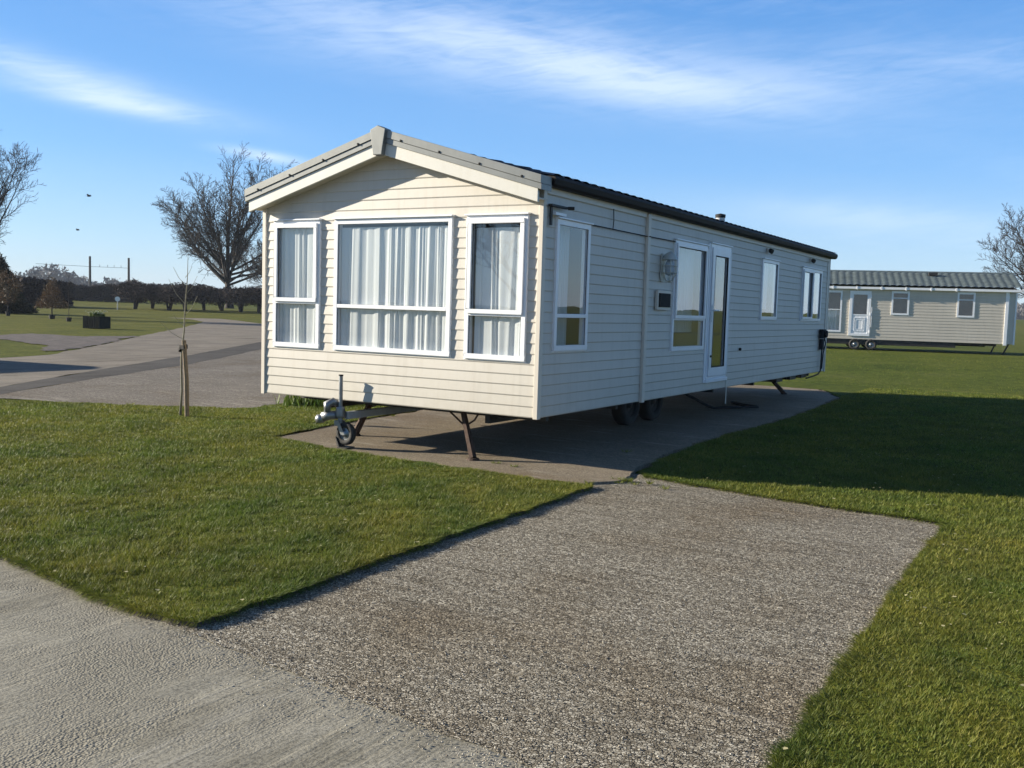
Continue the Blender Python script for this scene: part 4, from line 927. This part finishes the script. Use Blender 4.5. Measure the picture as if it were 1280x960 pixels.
# thin sapling
q=place(86,402); t=thing('sapling','thin bare sapling in a dark pot left of the planter','tree',(q[0],q[1],0.))
mb=MB(); z=float(terr(*q)); mb.lathe([(0,0),(.14,0),(.17,.26),(0,.25)],(0,0,0),(0,0,1),12); o=mb.build('base_guard',MAT['pot']); o.parent=t
sg=[((0,0,0),(.02,0,1.4),.022,.018),((.02,0,1.4),(0,.02,2.8),.018,.008)]
rs_=random.Random(3)
for k in range(16):
    zz=1.5+k*.085; a=k*2.4; sg.append(((0,0,zz),(math.cos(a)*.22,math.sin(a)*.22,zz+.28),.006,.003))
V,F=tubes_np(sg,5); o=nmesh('trunk',V,F,MAT['bark']); o.parent=t
# planter with white flowers
q=place(121,410.5); t=thing('planter_box','dark slatted planter box with white flowers on the left lawn','planter',(q[0],q[1],float(terr(*q)))); 
s=.46; mb=MB()
ang=.35
def rot(x,y,z): return (x*math.cos(ang)-y*math.sin(ang),x*math.sin(ang)+y*math.cos(ang),z)
mb.box(-s+.03,s-.03,-s+.03,s-.03,.02,.50,rot)
for k in range(7):
    for sg_ in (-1,1):
        u=-s+.065+k*(2*s-.13)/6
        mb.box(u-.052,u+.052,sg_*s-.015,sg_*s+.015,.0,.60,rot); mb.box(sg_*s-.015,sg_*s+.015,u-.052,u+.052,.0,.60,rot)
o=mb.build('box',MAT['planter']); o.parent=t
V,F=crown_mesh(900,(.42,.42,.16),.66,.05,95,'round',2.); o=nmesh('foliage',V,F,MAT['leaf_green']); o.parent=t
mb=MB(); rs_=random.Random(8)
for k in range(60):
    x,y=rs_.uniform(-.42,.42),rs_.uniform(-.42,.42); z=.72+rs_.random()*.16; r=.035
    for j in range(5):
        a=j*1.257+rs_.random(); mb.quad((x,y,z),(x+r*math.cos(a-.4),y+r*math.sin(a-.4),z+.02),(x+r*1.4*math.cos(a),y+r*1.4*math.sin(a),z+.01),(x+r*math.cos(a+.4),y+r*math.sin(a+.4),z+.02))
o=mb.build('flowers',MAT['petal']); o.parent=t; o['kind']='stuff'
# small round white marker beyond the lawn
q=atdist(147,112); z=float(terr(*q)); mb=MB(); mb.tube([(0,0,0),(0,0,1.0)],.05,8); t=thing('marker_sign','small round white marker on a post at the end of the hedge row','sign',(q[0],q[1],z))
o=mb.build('post',MAT['barge']); o.parent=t
mb=MB(); dd=np.array([CAM[0]-q[0],CAM[1]-q[1],0.]);dd/=np.linalg.norm(dd); mb.lathe([(0,.05),(.26,.05),(.26,.08),(0,.08)],(0,0,1.15),tuple(dd),18); o=mb.build('disc',MAT['whitemetal']); o.parent=t
# two far poles with wire
GP='utility poles beyond the hedge'
pp=[]
for px,lab in ((113,'left one of the two tall dark poles on the skyline'),(161,'right one of the two tall dark poles on the skyline')):
    q=atdist(px,230); z=float(terr(*q)); mb=MB(); mb.tube([(q[0],q[1],z-1),(q[0],q[1],z+7.9)],[.28,.22],10); o=mb.build('utility_pole',MAT['pole']); tag(o,lab,'pole',GP); pp.append((q[0],q[1],z+5.7))
mb=MB()
q0=atdist(46,232); P=[(q0[0],q0[1],pp[0][2]+.2),pp[0],pp[1]]
mb.tube(P,.035,4); 
for t_ in (.25,.45,.62,.8): 
    c=Vector(pp[0]).lerp(Vector(pp[1]),t_); mb.tube([c,c+Vector((0,0,.5))],.05,4)
tag(mb.build('overhead_wire',MAT['pole']),'thin wire strung between the two distant poles','wire')
# birds
def bird(px,py,dist,label,s):
    d=BF+BR*(px-640)/FPX+BU*(480-py)/FPX; d/=np.linalg.norm(d); c=CAM+d*dist; mb=MB()
    x,y,z=c
    mb.lathe([(0,-.20*s),(.05*s,-.10*s),(.075*s,.02*s),(.05*s,.12*s),(.045*s,.16*s),(.02*s,.20*s),(0,.24*s)],(x,y,z),(.8,.5,.05),10)
    w=Vector((-.5,.8,0)); f=Vector((.8,.5,0)); c=Vector(c)
    for sg in (-1,1):
        a=c+f*.09*s+w*sg*.05*s; b=c-f*.07*s+w*sg*.05*s; e=c+w*sg*.30*s+Vector((0,0,.13*s))+f*.06*s; e2=c+w*sg*.24*s+Vector((0,0,.10*s))-f*.10*s; g=c+w*sg*.55*s+Vector((0,0,.05*s))-f*.08*s
        mb.quad(a,e,e2,b); mb.quad(e,g,e2)
        up=Vector((0,0,.012*s)); mb.quad(a+up,e+up,e2+up,b+up); mb.quad(e+up,g+up,e2+up)
    mb.quad(c-f*.16*s+w*.03*s,c-f*.33*s+w*.07*s,c-f*.33*s-w*.07*s,c-f*.16*s-w*.03*s)
    tag(mb.build('bird',MAT['bird']),label,'bird','birds in the sky')
bird(111,245,90,'small dark bird flying, the higher of two in the left sky',1.0)
bird(97,287.5,100,'small dark bird flying, the lower of two in the left sky',.85)
# staked young tree
q=place(231,521,.034); bx,by=q
t=thing('young_tree','thin bare young tree tied to a stake on the near left lawn','tree',(bx,by,.034))
sg=[]; pts=[(-.09,0,-.02),(-.07,.01,.35),(-.075,0,.75),(-.02,0,1.15),(0,0,1.5),(.03,.01,1.85),(.05,.0,2.15)]; rad=[.019,.015,.013,.011,.008,.005,.003]
mb=MB(); mb.tube(pts,rad,8); 
o=mb.build('trunk',MAT['bark_young'],smooth='all'); o.parent=t
mb=MB(); 
for z,a,l,e in ((1.02,2.9,.42,.25),(1.2,3.3,.22,.3),(1.35,.3,.25,.45),(1.5,3.0,.28,.5),(1.62,.1,.22,.5),(1.75,2.8,.2,.5),(1.85,.5,.16,.4)):
    # branches spread in the plane of view right vector
    dx,dy=BR[0]*math.cos(a)-BF[0]*.4*math.sin(a*3),BR[1]*math.cos(a)-BF[1]*.4*math.sin(a*3); mb.tube([(0,0,z),(dx*l*.4,dy*l*.4,z+e*l*.9),(dx*l*.75,dy*l*.75,z+e*l*2.3)],[.004,.003,.002],5)
o=mb.build('branches',MAT['bark_young']); o.parent=t
mb=MB(); mb.tube([(.045,.0,-.05),(.03,0,.5),(.0,-.02,1.02)],[.030,.029,.028],8); o=tag(mb.build('tree_stake',MAT['stake']),'brown wooden stake beside the young tree on the near left lawn','stake'); o.location=(bx,by,.034)
mb=MB(); 
for zz in (.90,.915,.93): mb.tube([(-.04+.055*math.cos(k*.524),.0+.045*math.sin(k*.524),zz+.03*math.cos(k*.524)) for k in range(13)],.012,6)
mb.box(-.055,.03,-.052,-.03,.905,.955); o=tag(mb.build('tree_tie',MAT['black']),'black rubber tie binding the young tree to its stake','tree tie'); o.location=(bx,by,.034)
# leafy clump by the far corner of the drive
def clump(px,py,n,sd,label):
    q=place(px,py,.03); rs=random.Random(sd); mb=MB()
    for k in range(n):
        x,y=rs.gauss(0,.16),rs.gauss(0,.16); a=rs.random()*6.28; h=rs.uniform(.10,.26); w_=.014; l=h*.5
        mb.quad((x-w_*math.sin(a),y+w_*math.cos(a),0),(x+w_*math.sin(a),y-w_*math.cos(a),0),(x+l*.4*math.cos(a)+w_*math.sin(a),y+l*.4*math.sin(a)-w_*math.cos(a),h*.6),(x+l*.4*math.cos(a)-w_*math.sin(a),y+l*.4*math.sin(a)+w_*math.cos(a),h*.6))
        mb.quad((x+l*.4*math.cos(a)-w_*math.sin(a),y+l*.4*math.sin(a)+w_*math.cos(a),h*.6),(x+l*.4*math.cos(a)+w_*math.sin(a),y+l*.4*math.sin(a)-w_*math.cos(a),h*.6),(x+l*math.cos(a),y+l*math.sin(a),h))
    o=mb.build('leafy_plant',MAT['leaf_green'],smooth='keep'); o.location=(q[0],q[1],.03); tag(o,label,'plant','leafy plants behind the hitch')
clump(372,507,90,1,'leafy green plant at the drive corner, left of the others behind the hitch')
clump(395,508,90,2,'leafy green plant just behind the hitch head')
clump(430,506,90,3,'leafy green plant right of the hitch post under the front wall')
# ------------------------------------------------------------------ light and sky
AZ,EL=math.radians(21.8),math.radians(18.5)
sv=Vector((-math.cos(AZ)*math.cos(EL),-math.sin(AZ)*math.cos(EL),math.sin(EL)))
sd=bpy.data.lights.new('sun','SUN'); sd.energy=5.0; sd.angle=math.radians(.5); sd.color=(1,.91,.75)
so=bpy.data.objects.new('sun',sd); C.objects.link(so); so.rotation_euler=sv.to_track_quat('Z','Y').to_euler()
world=bpy.data.worlds.new('World'); scene.world=world; world.use_nodes=True; nt=world.node_tree; ns=nt.nodes; ln=nt.links
bg=ns['Background']; sky=ns.new('ShaderNodeTexSky'); sky.sky_type='NISHITA'; sky.sun_disc=False; sky.sun_elevation=EL
sky.sun_rotation=math.atan2(sv.x,sv.y); sky.air_density=1.0; sky.dust_density=.4; sky.ozone_density=2.5; sky.altitude=0
tc=ns.new('ShaderNodeTexCoord'); D=tc.outputs['Generated']
def dot(v):
    n=ns.new('ShaderNodeVectorMath'); n.operation='DOT_PRODUCT'; ln.new(D,n.inputs[0]); n.inputs[1].default_value=v; return n.outputs['Value']
fh=(-math.sin(YAW),math.cos(YAW),0); rh=(math.cos(YAW),math.sin(YAW),0)
az=math_(nt,'MULTIPLY',math_(nt,'ARCTAN2',dot(rh),dot(fh)),57.2958); el=math_(nt,'MULTIPLY',math_(nt,'ARCSINE',dot((0,0,1))),57.2958)
def streak(rotdeg,sx,sy,seed,det=6,rough=.6,dist=.6):
    c=ns.new('ShaderNodeCombineXYZ'); ln.new(az,c.inputs[0]); ln.new(el,c.inputs[1]); c.inputs[2].default_value=seed
    m=ns.new('ShaderNodeMapping'); m.vector_type='TEXTURE'; m.inputs['Rotation'].default_value=(0,0,math.radians(rotdeg)); m.inputs['Scale'].default_value=(sx,sy,1); ln.new(c.outputs[0],m.inputs[0])
    n=N(nt,'ShaderNodeTexNoise',Scale=1.,Detail=det,Roughness=rough,Distortion=dist); ln.new(m.outputs[0],n.inputs['Vector']); return n.outputs['Fac']
def blob(a0,e0,ra,re,rot):
    r=math.radians(rot); dx=math_(nt,'SUBTRACT',az,a0); dy=math_(nt,'SUBTRACT',el,e0)
    X_=math_(nt,'DIVIDE',math_(nt,'ADD',math_(nt,'MULTIPLY',dx,math.cos(r)),math_(nt,'MULTIPLY',dy,math.sin(r))),ra)
    Y_=math_(nt,'DIVIDE',math_(nt,'SUBTRACT',math_(nt,'MULTIPLY',dy,math.cos(r)),math_(nt,'MULTIPLY',dx,math.sin(r))),re)
    s=math_(nt,'ADD',math_(nt,'MULTIPLY',X_,X_),math_(nt,'MULTIPLY',Y_,Y_)); return math_(nt,'EXPONENT',math_(nt,'MULTIPLY',s,-1.))
def rmp(v,a,b):
    n=ns.new('ShaderNodeMapRange'); n.interpolation_type='SMOOTHSTEP'; ln.new(v,n.inputs[0]); n.inputs[1].default_value=a; n.inputs[2].default_value=b; return n.outputs[0]
s1=streak(-6,9.,1.6,3.); s2=streak(8,4.,.5,9.,7,.65,1.2); s3=streak(-14,7.,.8,14.)
s4=streak(-8,16.,3.2,21.,3,.5,.3)
tex=math_(nt,'ADD',math_(nt,'MULTIPLY',s4,.30),math_(nt,'ADD',math_(nt,'MULTIPLY',s1,.42),math_(nt,'MULTIPLY',s2,.28)))
tot=None
for (a0,e0,ra,re,rot,amt,thr) in ((-3,14.6,15,2.1,-6,.70,.26),(7,12.9,8,1.4,-10,.55,.27),(-25,11.3,7.0,.85,-10,.85,.26),(-22,10.2,4.2,.45,-4,.8,.26),(-14.4,8.1,2.3,.28,-6,.85,.2),(22,13.2,12,1.6,4,.38,.30),(20,5.6,7.,.8,-4,.40,.24),(24,4.0,9,.8,-2,.30,.38),(4,17,22,2.2,0,.38,.42),(30,9,14,4,0,.15,.4)):
    b_=math_(nt,'MULTIPLY',math_(nt,'MULTIPLY',blob(a0,e0,ra,re,rot),rmp(tex,thr,thr+.36)),amt)
    tot=b_ if tot is None else math_(nt,'ADD',tot,b_)
# thin cirrus all over the rest of the sky so it also holds behind the camera
gen=math_(nt,'MULTIPLY',rmp(tex,.50,.75),math_(nt,'MULTIPLY',rmp(el,17.,30.),.5)); tot=math_(nt,'ADD',tot,gen)
tot=math_(nt,'MINIMUM',math_(nt,'MULTIPLY',tot,.58),.55)
SKYB=ns.new('ShaderNodeMix'); SKYB.data_type='RGBA'; SKYB.blend_type='MULTIPLY'; SKYB.inputs[0].default_value=1.; ln.new(sky.outputs[0],SKYB.inputs[6]); 
tint=ramp(nt,[(0.0,(.75,.92,1.12)),(.22,(.85,.98,1.12)),(.4,(.5,.53,.56)),(1.,(.36,.37,.39))]); e90=math_(nt,'MULTIPLY',el,1/90.); ln.new(e90,tint.inputs[0]); ln.new(tint.outputs[0],SKYB.inputs[7])
# paler haze close to the horizon, deep clean blue above it
hz=ramp(nt,[(0.0,(.56,.71,.84)),(.035,(.41,.63,.88)),(.09,(.20,.46,.88)),(.19,(.080,.30,.74)),(.32,(.05,.125,.32)),(1.,(.014,.03,.065))]); ln.new(e90,hz.inputs[0])
hzs=ns.new('ShaderNodeVectorMath'); hzs.operation='SCALE'; ln.new(hz.outputs[0],hzs.inputs[0]); hzs.inputs['Scale'].default_value=5.2
SK2=ns.new('ShaderNodeMix'); SK2.data_type='RGBA'; SK2.inputs[0].default_value=.75; ln.new(SKYB.outputs[2],SK2.inputs[6]); ln.new(hzs.outputs[0],SK2.inputs[7])
mx=ns.new('ShaderNodeMix'); mx.data_type='RGBA'; ln.new(tot,mx.inputs[0]); ln.new(SK2.outputs[2],mx.inputs[6]); mx.inputs[7].default_value=(5.2,5.7,6.4,1)
ln.new(mx.outputs[2],bg.inputs['Color']); bg.inputs['Strength'].default_value=.10
hb=MB(); hb.box(CAM[0]-3040,CAM[0]+3040,CAM[1]-3040,CAM[1]+3040,-1.6,34.)
hm=bpy.data.materials.new('thin winter haze'); hm.use_nodes=True; hn=hm.node_tree; hn.nodes.remove(hn.nodes['Principled BSDF'])
pv=hn.nodes.new('ShaderNodeVolumePrincipled'); pv.inputs['Density'].default_value=.00025; pv.inputs['Color'].default_value=(.80,.88,1,1); hn.links.new(pv.outputs[0],hn.nodes['Material Output'].inputs['Volume'])
tag(hb.build('haze',hm),'thin pale haze hanging over the flat fields toward the skyline','haze',None,'stuff')
scene.view_settings.view_transform='Standard'; scene.view_settings.look='None'; scene.view_settings.gamma=1; scene.view_settings.exposure=1.08
scene.render.resolution_x=1024; scene.render.resolution_y=768
scene.cycles.max_bounces=8; scene.cycles.transparent_max_bounces=12
for o in list(bpy.data.objects):
    if '_o' in o: del o['_o']
